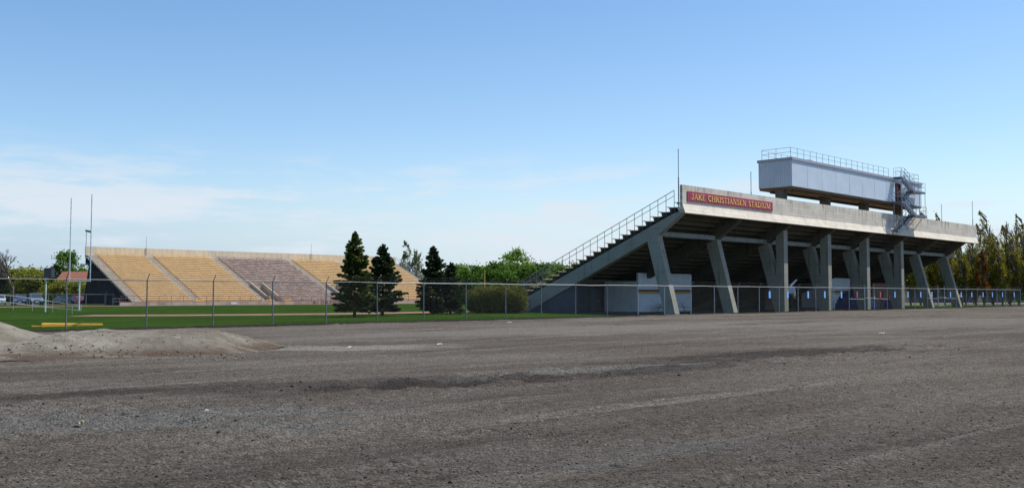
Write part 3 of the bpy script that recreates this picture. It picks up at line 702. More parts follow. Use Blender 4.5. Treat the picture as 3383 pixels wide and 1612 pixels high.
b = MB()
for s in np.arange(s0 + 3.05, s1 - .5, 3.05):
    if abs(s - 42.5) > 1.4: b.box(s, s + .05, t0 - .012, t0, zb + .02, zt)
b.build('panel_seams', M['press_wall'], pb)
MB().box(s0, s1, t0 - .03, t0 - .002, zb - .02, zb + .07).build('base_flashing', M['rail_white'], pb)
for s in (24, 33): MB().box(s, s + .9, 1.4, 2.2, zt + .28, zt + .75).build('roof_vent', M['galv'], pb)
dr = MB().box(DA + .02, DB - .02, t0 + .10, t0 + .14, 12.12, 14.33).build('doorway', M['dark'], pb)
MB().box(DB - .16, DB - .02, t0 - .05, t0 - .004, 12.12, 14.33).build('door_frame', M['white'], pb)
MB().box(DA + .5, DA + .62, t0 + .03, t0 + .09, 12.12, 14.3).build('door_leaf', mat('maroon_door', (.16, .03, .05), .6), pb)
# outside stair
stt = empty('steel_stair', ST(1.95, .72, -.029), ANG, 'blue grey zigzag steel stair hung outside the press box end', 'stair')
stt.scale = (1, 1, 1.018)
ya, yb = -1.78, -.86
def flight(sa, za, sb, zb_, y0, y1):
    b = MB(); n = max(3, int(abs(za - zb_) / .19))
    for y in (y0, y1 - .05):
        b.prism_y([(sa, za - .40), (sb, zb_ - .40), (sb, zb_ + .02), (sa, za + .02)] if sb > sa else [(sb, zb_ - .40), (sa, za - .40), (sa, za + .02), (sb, zb_ + .02)], y, y + .05)
    for k in range(n):
        f = (k + .5) / n; s = sa + (sb - sa) * f; z = za + (zb_ - za) * f; b.box(s - .13, s + .13, y0 + .055, y1 - .055, z - .05, z - .02)
    fl = b.build('flight', M['stair'], stt)
    h = MB()
    for y in (y0 + .02, y1 - .02):
        for hh in (.55, 1.0): h.tube((sa, y, za + hh), (sb, y, zb_ + hh), .02)
        for k in range(5): f = k / 4; s = sa + (sb - sa) * f; z = za + (zb_ - za) * f; h.tube((s, y, z), (s, y, z + 1.0), .018)
    h.build('handrail', M['stair'], fl)
def landing(sa, sb, z, y0=ya, y1=yb, rail=True, sides='fr'):
    l = MB().box(sa, sb, y0, y1, z - .2, z).build('landing', M['stair'], stt)
    pts = [(sa, y0 + .03), (sb - .03, y0 + .03), (sb - .03, y1 - .03), (sa, y1 - .03)] if sides == 'fr' else [(sb, y0 + .03), (sa + .03, y0 + .03), (sa + .03, y1 - .03)]
    guard(pts, z, 1.0, l, M['galv'], 1.0, .018, 'guard_rail')
landing(38.9, 39.9, 14.68, sides='l'); flight(39.9, 14.68, 42.6, 13.45, ya, (ya + yb) / 2 - .02); landing(42.62, 45.7, 13.43)
flight(42.6, 13.43, 40.0, 11.97, (ya + yb) / 2 + .02, yb); landing(38.9, 40.0, 11.95, y1=-.70, sides='l')
flight(40.02, 11.95, 42.9, 10.72, ya, (ya + yb) / 2 - .02); landing(42.92, 46.0, 10.70)
flight(42.9, 10.70, 39.5, 8.85, (ya + yb) / 2 + .02, yb)
MB().box(38.7, 39.5, -1.35, -.70, 8.62, 8.83).build('landing', M['stair'], stt)
for s in (45.6, 44.0): MB().tube((s, ya + .05, 10.5), (s, ya + .05, 13.4), .03).build('hanger', M['galv'], stt)
b = MB()
b.tube((39.0, ya + .05, 8.6), (39.0, ya + .05, 14.6), .035); b.tube((38.95, yb, 8.6), (38.95, yb, 11.9), .035)
b.tube((45.2, ya + .2, 10.5), (45.2, -.45, 9.0), .04); b.tube((43.2, ya + .2, 10.5), (43.2, -.45, 9.0), .04)
b.build('hanger', M['galv'], stt)

# ------------------------------------------------------------------ far grandstand (faces us)
LF = 66.0; TF, RF = .78, .334; FO = ST(-2.7, 100)
def ffl(j): return .55 + RF * (j - 1)          # j = 1 bottom row .. 24 top
fs = empty('grandstand', FO, ANG, 'long far grandstand across the field with yellow benches and a brown middle section', 'grandstand')
sect = [(1.6, 10.0, 'y'), (11.4, 22.4, 'y'), (23.8, 38.3, 'b'), (39.7, 50.6, 'y'), (52.0, 64.6, 'y')]
vom = [(23.9, 26.0), (39.8, 41.9)]
def spans(a, b, j):
    if j > 8: return [(a, b)]
    r = [(a, b)]
    for va, vb in vom:
        n = []
        for x, y in r:
            if vb <= x or va >= y: n.append((x, y)); continue
            if x < va: n.append((x, va))
            if vb < y: n.append((vb, y))
        r = n
    return r
cuts = [(0, 1.6, 'a'), (1.6, 10.0, 'y'), (10.0, 11.4, 'a'), (11.4, 22.4, 'y'), (22.4, 23.8, 'a'), (23.8, 38.3, 'b'), (38.3, 39.7, 'a'), (39.7, 50.6, 'y'), (50.6, 52, 'a'), (52, 64.6, 'y'), (64.6, LF, 'a')]
for a, b, kk in cuts:
    dk = MB()
    for j in range(1, 25):
        y0 = (j - 1) * TF; z = ffl(j); zb0 = z - .5 if j > 1 else -.1
        for x, y in spans(a, b, j): dk.box(x, y, y0, y0 + TF + (.1 if j < 24 else 0), z - .14, z); dk.box(x, y, y0, y0 + .15, zb0, z - .142)
        if kk == 'a' and j < 24: dk.box(a + .05, b - .05, y0 + TF * .5, y0 + TF - .002, z + .003, z + RF * .5)
    dk.build('aisle_steps' if kk == 'a' else 'seating_deck', M['aisle'] if kk == 'a' else (M['far_deck'] if kk == 'y' else M['far_deck_bare']), fs, 'brown unpainted deck' if kk == 'b' else None)
cnt = 0; rest = {'y': MB(), 'b': MB()}
for si, (a, b, kk) in enumerate(sect):
    for j in range(1, 25):
        bm_ = MB(); y0 = (j - 1) * TF + .30; z = ffl(j) + .42
        for x, y in spans(a, b, j):
            tgt = rest[kk] if cnt >= 100 else bm_
            tgt.box(x + .05, y - .05, y0, y0 + .30, z - .12, z)
            for s in np.arange(x + .4, y, 1.55): tgt.box(s, s + .10, y0 + .05, y0 + .22, z - .36, z - .122)
        if cnt < 100 and bm_.v: bm_.build('bench', M['yellow_seat'] if kk == 'y' else M['bare_seat'], fs, 'brown unpainted bench' if kk == 'b' else None); cnt += 1
o = rest['y'].build('bench', M['yellow_seat'], fs); o['kind'] = 'stuff'
tb = 24 * TF
MB().prism_x([(tb, -.05 + ffl(24)), (tb + .25, -.3 + ffl(24)), (tb + .25, 9.72), (tb, 9.72)], 0, LF).build('parapet', M['far_par'], fs)
MB().box(-2.2, LF, -.62, -.40, -.1, .42).build('front_wall', M['far_wall'], fs)
MB().box(-.3, LF, -.40, -.005, .20, .50).build('front_walk', M['aisle'], fs)
for k in range(0, 34):
    s = -2.0 + k * 2.02
    if s > LF: break
b = MB()
for s in np.arange(-2.0, LF, 2.0): b.tube((s, -.5, .42), (s, -.5, 1.42), .03, 5)
b.tube((-2.2, -.5, 1.42), (LF, -.5, 1.42), .03, 5); b.tube((-2.2, -.5, .48), (LF, -.5, .48), .035, 5)
b.build('front_rail', M['maroon_band'], fs)
for s in (10.1, 23.0, 26.6, 39.0, 51.0): MB().box(s, s + 1.6, -.39, -.1, .55, .75).build('step_edge', M['yellow'], fs, 'bright yellow step')
for va, vb in vom:
    b = MB()
    for x in (va - .18, vb): b.prism_x([(-.3, -.1), (8 * TF, -.1), (8 * TF, ffl(8) + .9), (0.8, 1.45), (-.3, 1.35)], x, x + .18)
    b.box(va, vb, 8 * TF - .2, 8 * TF - .002, -.1, ffl(8) + .30)
    b.build('vomitory_wall', M['aisle'], fs)
    MB().prism_x([(0, 0), (8 * TF - .2, 0), (8 * TF - .2, 1.9), (4.2, 1.6)], va, vb).build('vomitory_floor', M['far_par'], fs)
ew = MB().prism_x([(1.2, -.1), (20.2, -.1), (17.9, 7.3), (16.6, 7.0), (1.2, .2)], 0.35, .6); ew.build('end_wall', M['dark_wall'], fs)
b = MB()
for s in (.1, 13, 26, 39, 52, 65): b.prism_x([(.5, -.1), (3, -.1), (tb, ffl(24) - 1.4), (tb + .2, ffl(24) - .4), (tb, ffl(24) - .5), (.5, .1)], s, s + .22)
b.build('raker_beam', M['dark_wall'], fs)
MB().box(-.5, .4, 17.6, 19.0, 6.55, 6.75).build('ledge', M['white'], fs)
for s in (LF - .06,): 
    b = MB()
    for j in range(1, 25): b.tube((s, (j - .6) * TF, ffl(j)), (s, (j - .6) * TF, ffl(j) + 1.35), .03, 5)
    for hh in (1.35, .9, .5): b.tube((s, .4 * TF, ffl(1) + hh), (s, 23.4 * TF, ffl(24) + hh), .03, 5)
    b.build('handrail', M['rail_white'], fs)
b = MB()
for hh in (.55, 1.0): b.tube((-2.2, 2.0, hh), (.3, 2.0, hh), .018)
for s in (-2.2, -1.2, -.2): b.tube((s, 2.0, 0), (s, 2.0, 1.0), .025)
b.build('low_rail', M['rail'], fs)
for s, w_ in ((7, 1.4), (10.3, 1.0)): MB().box(.325, .345, s, s + w_, 0, 2.1).build('door', M['dark'], fs)
MB().box(16.2, 17.3, -.68, -.63, .02, .38).build('wall_poster', M['press_wall'], fs, 'small pale blue notice')
lw = empty('wall_lettering', FO, ANG, 'brown painted track name lettering on the low front wall of the far grandstand', 'lettering')
letters('IRV CHRISTENSON TRACK', 'letter', M['lett'], lw, 32.2, 42.4, -.01, .42, -.622, bold=2.2, serif=False, depth=.012)
for s, h in ((10.4, 2.4), (44.4, 2.4)):
    rod(FO + U * s + V * (tb - .1) + Vector((0, 0, 8.2)), 3.4, 'thin rod above the first aisle of the far grandstand' if s < 20 else 'thin rod above the yellow section left of the big spruce', .045, 'thin rods on the far parapet')
def lamp_pole(s, lab):
    p = empty('lamp_pole', FO + U * s + V * (tb + .1) + Vector((0, 0, 7.0)), ANG, lab, 'lamp', 'lamp poles on the far parapet')
    MB().tube((0, 0, 0), (0, 0, 5.3), .06, 8, .045).build('pole', M['rail'], p)
    MB().prism_y([(-.1, 5.25), (.75, 5.05), (.75, 5.35), (-.1, 5.5)], -.25, .25).build('lamp_head', M['lamp_dark'], p)
lamp_pole(.1, 'floodlight pole at the left top corner of the far grandstand')
lamp_pole(62.5, 'floodlight pole seen above the second spruce, far end of the far grandstand')

# ------------------------------------------------------------------ goal post, play clock, sloping rail
gp = empty('goal_post', (-46.4, 103, 0), ANG, 'white football goal post with tall uprights at the left', 'goal post')
MB().tube((0, 0, -.1), (0, 0, 3.0), .085, 10).build('support', M['post_white'], gp)
MB().tube((0, -2.82, 3.05), (0, 2.82, 3.05), .075, 8).build('crossbar', M['post_white'], gp)
for y in (-2.82, 2.82): MB().tube((0, y, 3.0), (0, y, 12.2), .06, 8, .05).build('upright', M['post_white'], gp)
pc = empty('play_clock', (-41.5, 85.5, 0), R(-20), 'black play clock box on a white pole beside the field', 'play clock')
MB().tube((0, 0, -.1), (0, 0, 3.95), .062, 10).build('pole', M['post_white'], pc)
h_ = MB().box(-.05, .78, -.20, .20, 3.15, 3.98).build('housing', M['black_metal'], pc)
MB().box(.05, .70, .205, .215, 3.25, 3.88).build('display', M['dark'], h_)
rl = empty('pipe_railing', (0, 0, 0), 0, 'pale two bar pipe railing sloping down the grass berm at the left', 'railing')
RP = [(-43.2, 72.5, .60, 1.80, 1.20), (-39.95, 77.0, .42, 1.53, .97), (-39.9, 80, .2, 1.28, .72), (-38.7, 81, .0, 1.02, .50), (-36.45, 79.7, -.06, .83, .37), (-35.6, 79.4, -.06, .75, .30)]
for k, (x, y, g0, zt_, zl) in enumerate(RP):
    if k < 5: MB().tube((x, y, g0 - .4), (x, y, zt_), .02).build('post', M['rail_white'], rl)
for q in (3, 4):
    MB().path([(p[0], p[1], p[q]) for p in RP], .024).build('rail', M['rail_white'], rl)
MB().tube((RP[-1][0], RP[-1][1], .30), (RP[-1][0], RP[-1][1], .75), .03).build('end_bar', M['rail_white'], rl)
# yellow parking booms by the fence foot
for (a, b_, r, lab) in (((-21.9, 44.8, .22), (-19.7, 46.3, .20), .085, 'long bright yellow timber lying at the fence foot behind the gravel mound'),
                        ((-22.4, 44.9, .14), (-21.9, 45.0, .14), .05, 'short thin yellow bar just left of the long yellow timber')):
    mb = MB(); a = Vector(a); b_ = Vector(b_)
    d = (b_ - a).normalized(); nrm = Vector((-d.y, d.x, 0))
    vs = []
    for p, k in ((a, 1.0), (b_, .5)):
        for dx, dz in ((-1, -1), (1, -1), (1, .7), (.7, 1), (-.7, 1), (-1, .7)): vs.append(p + nrm * dx * r * k + Vector((0, 0, dz * r * k)))
    mb.add(vs, [(5, 4, 3, 2, 1, 0), (6, 7, 8, 9, 10, 11)] + [(i, (i + 1) % 6, (i + 1) % 6 + 6, i + 6) for i in range(6)])
    tag(mb.build('timber_bar', M['yellow']), lab, 'timber')

# ------------------------------------------------------------------ perimeter fence
FH = 2.33
PT = [-40.4, -36.7, -33.0, -29.37, -25.54, -22.0, -18.49, -15.04, -11.41, -7.82, -4.23, -.6, 2.91, 6.57, 10.22, 14.03, 17.53, 21.26, 24.83, 28.61, 32.24, 35.89, 39.49, 43.08, 46.5, 46.95, 50.4, 54.03, 56.43, 59.81, 63.56, 67.43, 71.13, 74.37, 76.49, 80.34, 83.89, 87.93, 91.45, 95.37, 98.82, 102.53, 105.3]
fe = empty('chain_link_fence', F0, ANG, 'long chain link fence with outward barbed wire arms between dirt lot and stadium', 'fence')
HZ = {i: 0.0 for i in range(len(PT))}
for i, t in enumerate(PT):
    thick = .05 if i in (24, 25, 27, 28, 33, 34) else .036
    mm = M['rail_white'] if i in (24, 25) else (M['galv_post'] if t < 12 else M['galv'])  # left run of posts takes the darker galvanised tone
    lean = random.uniform(-.03, .03); top = FH + (.16 if i in (27, 28, 33, 34) else 0)
    p = MB().tube((t, 0, -.15), (t + lean, 0, top), thick, 8).build('post', mm, fe)
    if i in (27, 28, 33, 34): MB().tube((t + lean, 0, top), (t + lean, 0, top + .25), .03, 6).build('extension', mm, p)
    elif i != 24: MB().tube((t + lean, 0, top), (t + lean, -.26, top + .34), .02, 6).build('barb_arm', mm, p)
for i in range(len(PT) - 1):
    a, b_ = PT[i], PT[i + 1]; m_ = M['galv_post'] if a < -12 else M['galv']
    sag = random.uniform(-.03, .03); z = FH
    MB().path([(a, 0, z), ((a + b_) / 2, 0, z + sag), (b_, 0, z)], .023 if a < 0 else .026, 6).build('top_rail', m_, fe)
# woven wire: two families of real diagonals
def weave(t0, t1, h, name, parent, pitch=.085, r=.0010, y=0, z0=.04):
    ks = np.arange(t0 - h, t1 + h, pitch); V_ = []; F_ = []; o = 0
    for fam in (1, -1):
        for k in ks:
            a, za = k, z0; b2, zb2 = k + fam * (h - z0), h
            if fam == -1: a, b2 = k + (h - z0), k
            # clip
            lo, hi = 0.0, 1.0; dx = b2 - a
            for lim, sg_ in ((t0, 1), (t1, -1)):
                va, vb = sg_ * (a - lim), sg_ * (b2 - lim)
                if va < 0 and vb < 0: hi = -1; break
                if va < 0: lo = max(lo, va / (va - vb))
                elif vb < 0: hi = min(hi, va / (va - vb))
            if hi <= lo: continue
            xa, xb = a + dx * lo, a + dx * hi; ya_, yb_ = za + (zb2 - za) * lo, za + (zb2 - za) * hi
            V_ += [(xa - r, y - r, ya_), (xa + r, y - r, ya_), (xa, y + r, ya_), (xb - r, y - r, yb_), (xb + r, y - r, yb_), (xb, y + r, yb_)]
            F_ += [(o, o + 1, o + 4, o + 3), (o + 1, o + 2, o + 5, o + 4), (o + 2, o, o + 3, o + 5)]; o += 6
    return link(name, np_mesh(name, np.array(V_), np.array(F_), M['wire']), parent)
weave(PT[0], PT[-1], FH - .02, 'wire_mesh', fe)
for k in range(3):
    f = (k + 1) / 3
    for i0, i1 in ((0, 24), (25, 27), (28, 33), (34, len(PT) - 1)):
        b = MB()
        for i in range(i0, i1): b.tube((PT[i], -.26 * f, FH + .34 * f), (PT[i + 1], -.26 * f, FH + .34 * f), .004, 3)
        b.build('barbed_wire', M['wire'], fe)
for a, b_ in ((50.4, 54.03), (56.43, 59.81), (71.13, 74.37), (76.49, 80.34)): MB().tube((a, 0, 1.18), (b_, 0, 1.12), .024).build('mid_rail', M['galv'], fe)
for a, b_, op in ((54.03, 56.43, -.05), (74.37, 76.49, .2)):
    b = MB(); b.path([(a + .08, -.03, op + .05), (b_ - .08, -.03, op + .05), (b_ - .08, -.03, FH + .03), (a + .08, -.03, FH + .03), (a + .08, -.03, op + .05)], .024)
    b.tube((a + .08, -.03, 1.25), (b_ - .08, -.03, 1.25), .022); gt = b.build('gate', M['rail_white'], fe)
    MB().box(b_ - .25, b_ + .12, -.09, -.03, 1.18, 1.34).build('latch', M['rail_white'], gt)
# plates wired to the fence
PL = [34.07, 37.43, 41.46, 44.93, 48.58, 52.22, 57.96, 61.78, 65.37, 69.04, 72.42, 78.36, 81.99, 85.72, 89.84, 93.45, 97.52, 102.4]
ordn = ['first', 'second', 'third', 'fourth', 'fifth', 'sixth', 'seventh', 'eighth', 'ninth', 'tenth', 'eleventh', 'twelfth', 'thirteenth', 'fourteenth', 'fifteenth', 'sixteenth']
nb_ = 0
for i, t in enumerate(PL):
    red = i in (5, 6)
    zc = 1.62
    if red: lab = 'dark red plate on the fence left of the white framed gate' if i == 5 else 'dark red plate on the fence right of the white framed gate'
    else:
        lab = '%s light blue fence plate counted from the left' % ordn[nb_]; nb_ += 1
    o = empty('fence_sign', FE(t) + NF * .035, ANG, lab, 'sign', 'upright plates wired to the fence')
    MB().box(-.17, .17, -.015, 0, zc - .34, zc + .34).build('plate', M['red_sign'] if red else M['blue_sign'], o)
    b = MB()
    for k in range(4): b.box(-.06 - .03 * (k % 2), .10 - .04 * (k % 2), -.020, -.0155, zc - .27 + k * .155, zc - .18 + k * .155)
    b.build('markings', mat('red_plate_marks', (.5, .2, .22), .5) if red else M['blue_ink'], o)

# ------------------------------------------------------------------ vegetation
def tri_cloud(cent, size, rngl, flat=0.0, dirs=None, stretch=1.0):
    """one small triangle pair (quad) per centre"""
    n = len(cent); a = rngl.normal(size=(n, 3)); a /= np.linalg.norm(a, axis=1)[:, None]
    if dirs is not None: a = dirs + .35 * a; a /= np.linalg.norm(a, axis=1)[:, None]
    b = rngl.normal(size=(n, 3)); b -= (b * a).sum(1)[:, None] * a; b /= np.linalg.norm(b, axis=1)[:, None]
    sz = (size * rngl.uniform(.6, 1.4, n))[:, None] if np.isscalar(size) else (size * rngl.uniform(.7, 1.3, n))[:, None]
    a = a * sz * .5 * stretch; b = b * sz * .5
    v = np.stack([cent - a - b * .6, cent + a * .2 - b, cent + a, cent - a * .2 + b], 1).reshape(-1, 3)
    f = np.arange(4 * n).reshape(n, 4); return v, f
def limb_mesh(segs, name, m, parent):
    b = MB()
    for p, q, r1, r2 in segs: b.tube(p, q, r1, 5, r2)
    return b.build(name, m, parent, smooth=True)
def spruce(x, y, h, w, lab, seed, m='needle', dens=1.0):
    rg = np.random.default_rng(seed); o = empty('spruce_tree', (x, y, GZ), rg.uniform(0, 6.28), lab, 'spruce', 'spruces inside the fence')
    segs = [((0, 0, 0), (0, 0, h * .55), .13 * h / 6, .08 * h / 6), ((0, 0, h * .55), (0, 0, h), .08 * h / 6, .01)]
    cents = []; dirs = []; sizes = []
    z = .12 * h
    lean_ = [(.07, 0), (-.05, .04)]
    while z < h * .985:
        f = z / h; prof = (1 - f) ** .72; R0 = w * .5 * (prof * 1.08 + .01) * (0.88 + .12 * math.sin(z * 5))
        if f < .16: R0 *= .72 + f * 1.6
        nb = 6 if f > .8 else 9
        for k in range(nb):
            az = rg.uniform(0, 2 * math.pi); L = R0 * rg.uniform(.62, 1.18); droop = -.30 * (1 - f) + .45 * f
            e = np.array([math.cos(az), math.sin(az), 0]); zz = z + rg.uniform(-.1, .1)
            tip = np.array([0, 0, zz]) + e * L + np.array([0, 0, L * droop + .08 * L])
            p0 = np.array([0, 0, zz]); mid = (p0 + tip) / 2 + np.array([0, 0, -.04 * L])
            segs.append((tuple(p0), tuple(mid), .022, .014)); segs.append((tuple(mid), tuple(tip), .014, .004))
            n = int((30 + 78 * L) * dens)
            u_ = rg.uniform(.12, 1.05, n) ** .75
            pos = np.where(u_[:, None] < .5, p0 + (mid - p0) * (u_[:, None] * 2), mid + (tip - mid) * (u_[:, None] * 2 - 1))
            side = np.array([-e[1], e[0], 0]); spread = (.24 * L * (1.1 - u_) + .05)
            offs = rg.normal(size=n) * spread
            pos = pos + side * offs[:, None] + np.array([0, 0, 1]) * (rg.normal(size=n) * .035 - np.abs(offs) * .22)[:, None]
            cents.append(pos); dirs.append(np.tile(e, (n, 1)) + side * np.sign(offs)[:, None] * .7); sizes.append(np.full(n, .135 if f < .8 else .10))
        z += .25 * (1.15 - f * .45)
    n = 60; zz = rg.uniform(h * .93, h * 1.015, n); cents.append(np.stack([rg.normal(size=n) * .03, rg.normal(size=n) * .03, zz], 1)); dirs.append(np.tile([0, 0, 1.], (n, 1))); sizes.append(np.full(n, .11))
    c = np.concatenate(cents); d = np.concatenate(dirs); s = np.concatenate(sizes)
    v, f = tri_cloud(c, s, rg, dirs=d, stretch=1.8)
    link('foliage', np_mesh('foliage', v, f, M[m]), o); limb_mesh(segs[:2], 'trunk', M['bark'], o); limb_mesh(segs[2:], 'branches', M['bark'], o)
    return o
spruce(-11.8, 72.0, 6.3, 3.9, 'tallest spruce, in front of the far grandstand, dark and slender', 1)
spruce(-10.5, 78.0, 5.6, 4.3, 'second spruce, just right of the tallest and slightly shorter', 2, 'needle_blue', 1.1)
spruce(-6.8, 82.5, 5.8, 4.1, 'dark conical spruce left of the brown hedge, with open base', 3, 'needle_blue')
spruce(-5.35, 83.4, 4.4, 3.6, 'smallest spruce, tucked between the third one and the hedge', 4, 'needle_blue', 1.1)
# budding hedge
def hedge():
    rg = np.random.default_rng(5); o = empty('hedge', (-4.2, 88.0, GZ), ANG * .0, 'broad brown green budding hedge at the foot of the grandstand', 'hedge')
    n = 36000; L, Wd, H = 5.6, 2.6, 2.4
    p = rg.uniform(-1, 1, (n, 3)); r = rg.uniform(.0, 1, n) ** .3
    d = p / np.maximum(np.abs(p) ** 4, 1e-9).sum(1)[:, None] ** .25 * r[:, None]
    c = np.stack([(d[:, 0] + 1) * L / 2, d[:, 1] * Wd / 2, (d[:, 2] + 1) * H / 2], 1)
    bump = .34 * fbm(c[:, 0] * 1.1, c[:, 1] * 1.3 + c[:, 2] * .5, 4) - .10 * ((c[:, 0] - 2.8) / 2.8) ** 2
    c[:, 2] *= 1 + bump; c[:, 1] += rg.normal(size=n) * .07; c[:, 0] += rg.normal(size=n) * .1; c[:, 2] += np.abs(rg.normal(size=n)) * .05
    v, f = tri_cloud(c, .075, rg, stretch=1.3); link('foliage', np_mesh('foliage', v, f, M['leaf_hedge']), o)
    b = MB()
    for k in range(260):
        x = rg.uniform(.2, L - .2); y = rg.uniform(-Wd / 2.4, Wd / 2.4); b.tube((x, y, 0), (x + rg.normal() * .35, y + rg.normal() * .35, H * rg.uniform(.8, 1.04)), .014, 3, .004)
    b.build('stems', M['bark'], o)
hedge()
def broadleaf_mesh(seed, h, w, mleaf, n=5200, leaf=.42, base=.22, clumps=46, barky='bark', narrow=False, sparse=0.0, leanx=0.0):
    """returns (foliage mesh, trunk mesh); crown of clumps with gaps, leaf sized faces"""
    rg = np.random.default_rng(seed); segs = []
    th_ = h * (base + .12); segs.append(((0, 0, 0), (leanx * .1, 0, th_), (.011 if narrow else .026) * h, (.009 if narrow else .02) * h))
    cc = []; rad = []
    for k in range(clumps):
        f = rg.uniform(0, 1) ** (1.35 if narrow else 1); zz = h * (base + (1 - base) * f)
        if narrow: rr = w * .5 * (math.sin(math.pi * min(f * .80 + .20, 1)) ** 1.0)
        else: rr = w * .5 * math.sqrt(max(0.02, 1 - (2 * f - .92) ** 2 / 1.2))
        az = rg.uniform(0, 6.283); q = rg.uniform(.25, .95) ** .6
        p = np.array([rr * q * math.cos(az) + leanx * f * f * h, rr * q * math.sin(az), zz]); cc.append(p); rad.append(w * (.10 if narrow else .13) * rg.uniform(.6, 1.4) * ((1.30 - 1.0 * f) if narrow else 1))
        p0 = (leanx * .1, 0, th_ * rg.uniform(.7, 1.0)) if not narrow else (leanx * .4 * f * f * h, 0, max(.1, zz - rr * 1.6 - h * .06))
        segs.append((p0, tuple(p), .006 * h, .0015 * h))
    if narrow: segs += [((leanx * .1, 0, th_), (leanx * .25 * h, 0, h * .5), .009 * h, .006 * h), ((leanx * .25 * h, 0, h * .5), (leanx * h, 0, h), .006 * h, .0015 * h)]
    cc = np.array(cc); rad = np.array(rad); wgt = (rad ** 1.6) if narrow else np.ones(clumps); idx = rg.choice(clumps, n, p=wgt / wgt.sum())
    g = rg.normal(size=(n, 3)); g *= (.55 + .45 * rg.random(n))[:, None]
    c = cc[idx] + g * rad[idx][:, None] * np.array([1, 1, .85 if not narrow else 1.9]) * .8
    c = c[c[:, 2] > h * base * (.95 if narrow and base > .15 else .45)]
    v, f = tri_cloud(c, leaf, rg, stretch=1.2)
    fm = np_mesh('foliage', v, f, M[mleaf]); b = MB()
    for p, q, r1, r2 in segs: b.tube(p, q, r1, 5, r2)
    tm = bpy.data.meshes.new('trunk'); tm.from_pydata(b.v, [], b.f); tm.materials.append(M[barky])
    return fm, tm
def plant(name, meshes, x, y, sc, lab, cat, grp, rz=None, z=GZ):
    o = empty(name, (x, y, z), random.uniform(0, 6.28) if rz is None else rz, lab, cat, grp)
    sc = (sc, sc, sc) if np.isscalar(sc) else sc; o.scale = sc
    link('foliage', meshes[0], o); link('trunk', meshes[1], o); return o
GREEN = [broadleaf_mesh(20 + k, 10, 9, 'leaf_green' if k % 2 else 'leaf_far', 6000, .42, .08, 60) for k in range(4)]
OLIVE = [broadleaf_mesh(30 + k, 8, 8, 'leaf_olive', 7500, .32, .02, 70) for k in range(3)]
# treeline beyond the field, middle of the picture
def atpx(px, d): return (px - 1691.5) / 3170 * d
# (px, d, height)
mid = [(1395, 250, 6.5), (1440, 262, 7.0), (1490, 255, 8.2), (1522, 270, 9.2), (1560, 250, 8.6), (1598, 262, 8.6), (1640, 250, 9.2), (1668, 268, 9.8), (1712, 255, 9.3), (1748, 266, 9.6), (1790, 252, 9.0), (1828, 262, 9.4), (1872, 255, 8.8), (1915, 268, 9.4), (1960, 256, 8.8), (2010, 266, 9), (2060, 255, 9)]
rank = ['first', 'second', 'third', 'fourth', 'fifth', 'sixth', 'seventh', 'eighth', 'ninth', 'tenth', 'eleventh', 'twelfth', 'thirteenth', 'fourteenth', 'fifteenth', 'sixteenth', 'seventeenth']
for i, (px, d, h) in enumerate(mid):
    plant('broadleaf_tree', GREEN[i % 4], atpx(px, d), d, (h / 10 * 1.15, h / 10 * 1.15, h / 10), '%s bushy green tree from the left in the far row between spruces and grandstand' % rank[i], 'tree', 'green trees beyond the field')
big = broadleaf_mesh(50, 14, 11, 'leaf_green', 3600, .42, .15, 34, 'bark_pale')
plant('broadleaf_tree', big, atpx(1706, 275), 275, (1.0, 1.0, .98), 'tall thin crowned light green tree rising above the far green row', 'tree', 'green trees beyond the field')
pop = broadleaf_mesh(52, 15.5, 8.0, 'leaf_grey', 6500, .42, .10, 60, 'bark_pale', True, leanx=-.10)
plant('poplar_tree', pop, atpx(1362, 245), 245, 1.0, 'lone grey green poplar leaning left behind the far grandstand end', 'poplar', None, 0)
rear = broadleaf_mesh(53, 7, 8, 'leaf_green', 3000, .4, .05, 30)
plant('broadleaf_tree', rear, atpx(1385, 262), 262, .95, 'small round green tree to the right of the leaning poplar', 'tree', 'green trees beyond the field')
# left background
left = [(-60, 205, 6.8), (-15, 212, 6.6), (38, 205, 6.6), (88, 212, 6.8), (130, 204, 6.5), (168, 208, 5.6), (203, 172, 3.9), (236, 173, 3.7), (266, 172, 3.6), (150, 225, 6.6)]
for i, (px, d, h) in enumerate(left):
    plant('broadleaf_tree', OLIVE[i % 3], atpx(px, d), d, (h / 8 * 1.15 + .2, h / 8 * 1.15 + .2, h / 8), '%s low olive tree from the left edge, behind the parked cars' % rank[i], 'tree', 'olive trees behind the cars')
rt = broadleaf_mesh(60, 9.6, 6.4, 'leaf_far', 6000, .30, .18, 50)
plant('broadleaf_tree', rt, atpx(222, 190), 190, (1, 1, 1.0), 'round clipped green tree rising left of the far grandstand', 'tree', None)
def bare_tree(x, y, h, lab, seed, m='bark', leafm=None, spread=.42):
    rg = np.random.default_rng(seed); o = empty('bare_tree', (x, y, GZ), 0, lab, 'tree'); segs = []; tips = []
    def grow(p, d, L, r, lev):
        q = p + d * L; segs.append((tuple(p), tuple(q), r, r * .65))
        if lev == 0: tips.append(q); return
        for k in range(3 if lev > 1 else 4):
            nd = d + rg.normal(size=3) * spread; nd[2] = abs(nd[2]) * .6 + .35; nd /= np.linalg.norm(nd)
            grow(q if k else p + d * L * .7, nd, L * rg.uniform(.62, .8), max(r * .6, .022), lev - 1)
    grow(np.array([0., 0, 0]), np.array([0., 0, 1]), h * .30, .022 * h, 5)
    limb_mesh(segs, 'branches', M[m], o)
    if leafm:
        t_ = np.array(tips); c = t_[rg.integers(0, len(t_), 1600)] + rg.normal(size=(1600, 3)) * .35
        v, f = tri_cloud(c, .2, rg); link('foliage', np_mesh('foliage', v, f, M[leafm]), o)
bare_tree(atpx(45, 150), 150, 10.2, 'bare leafless tree behind the silver car at the far left', 61)
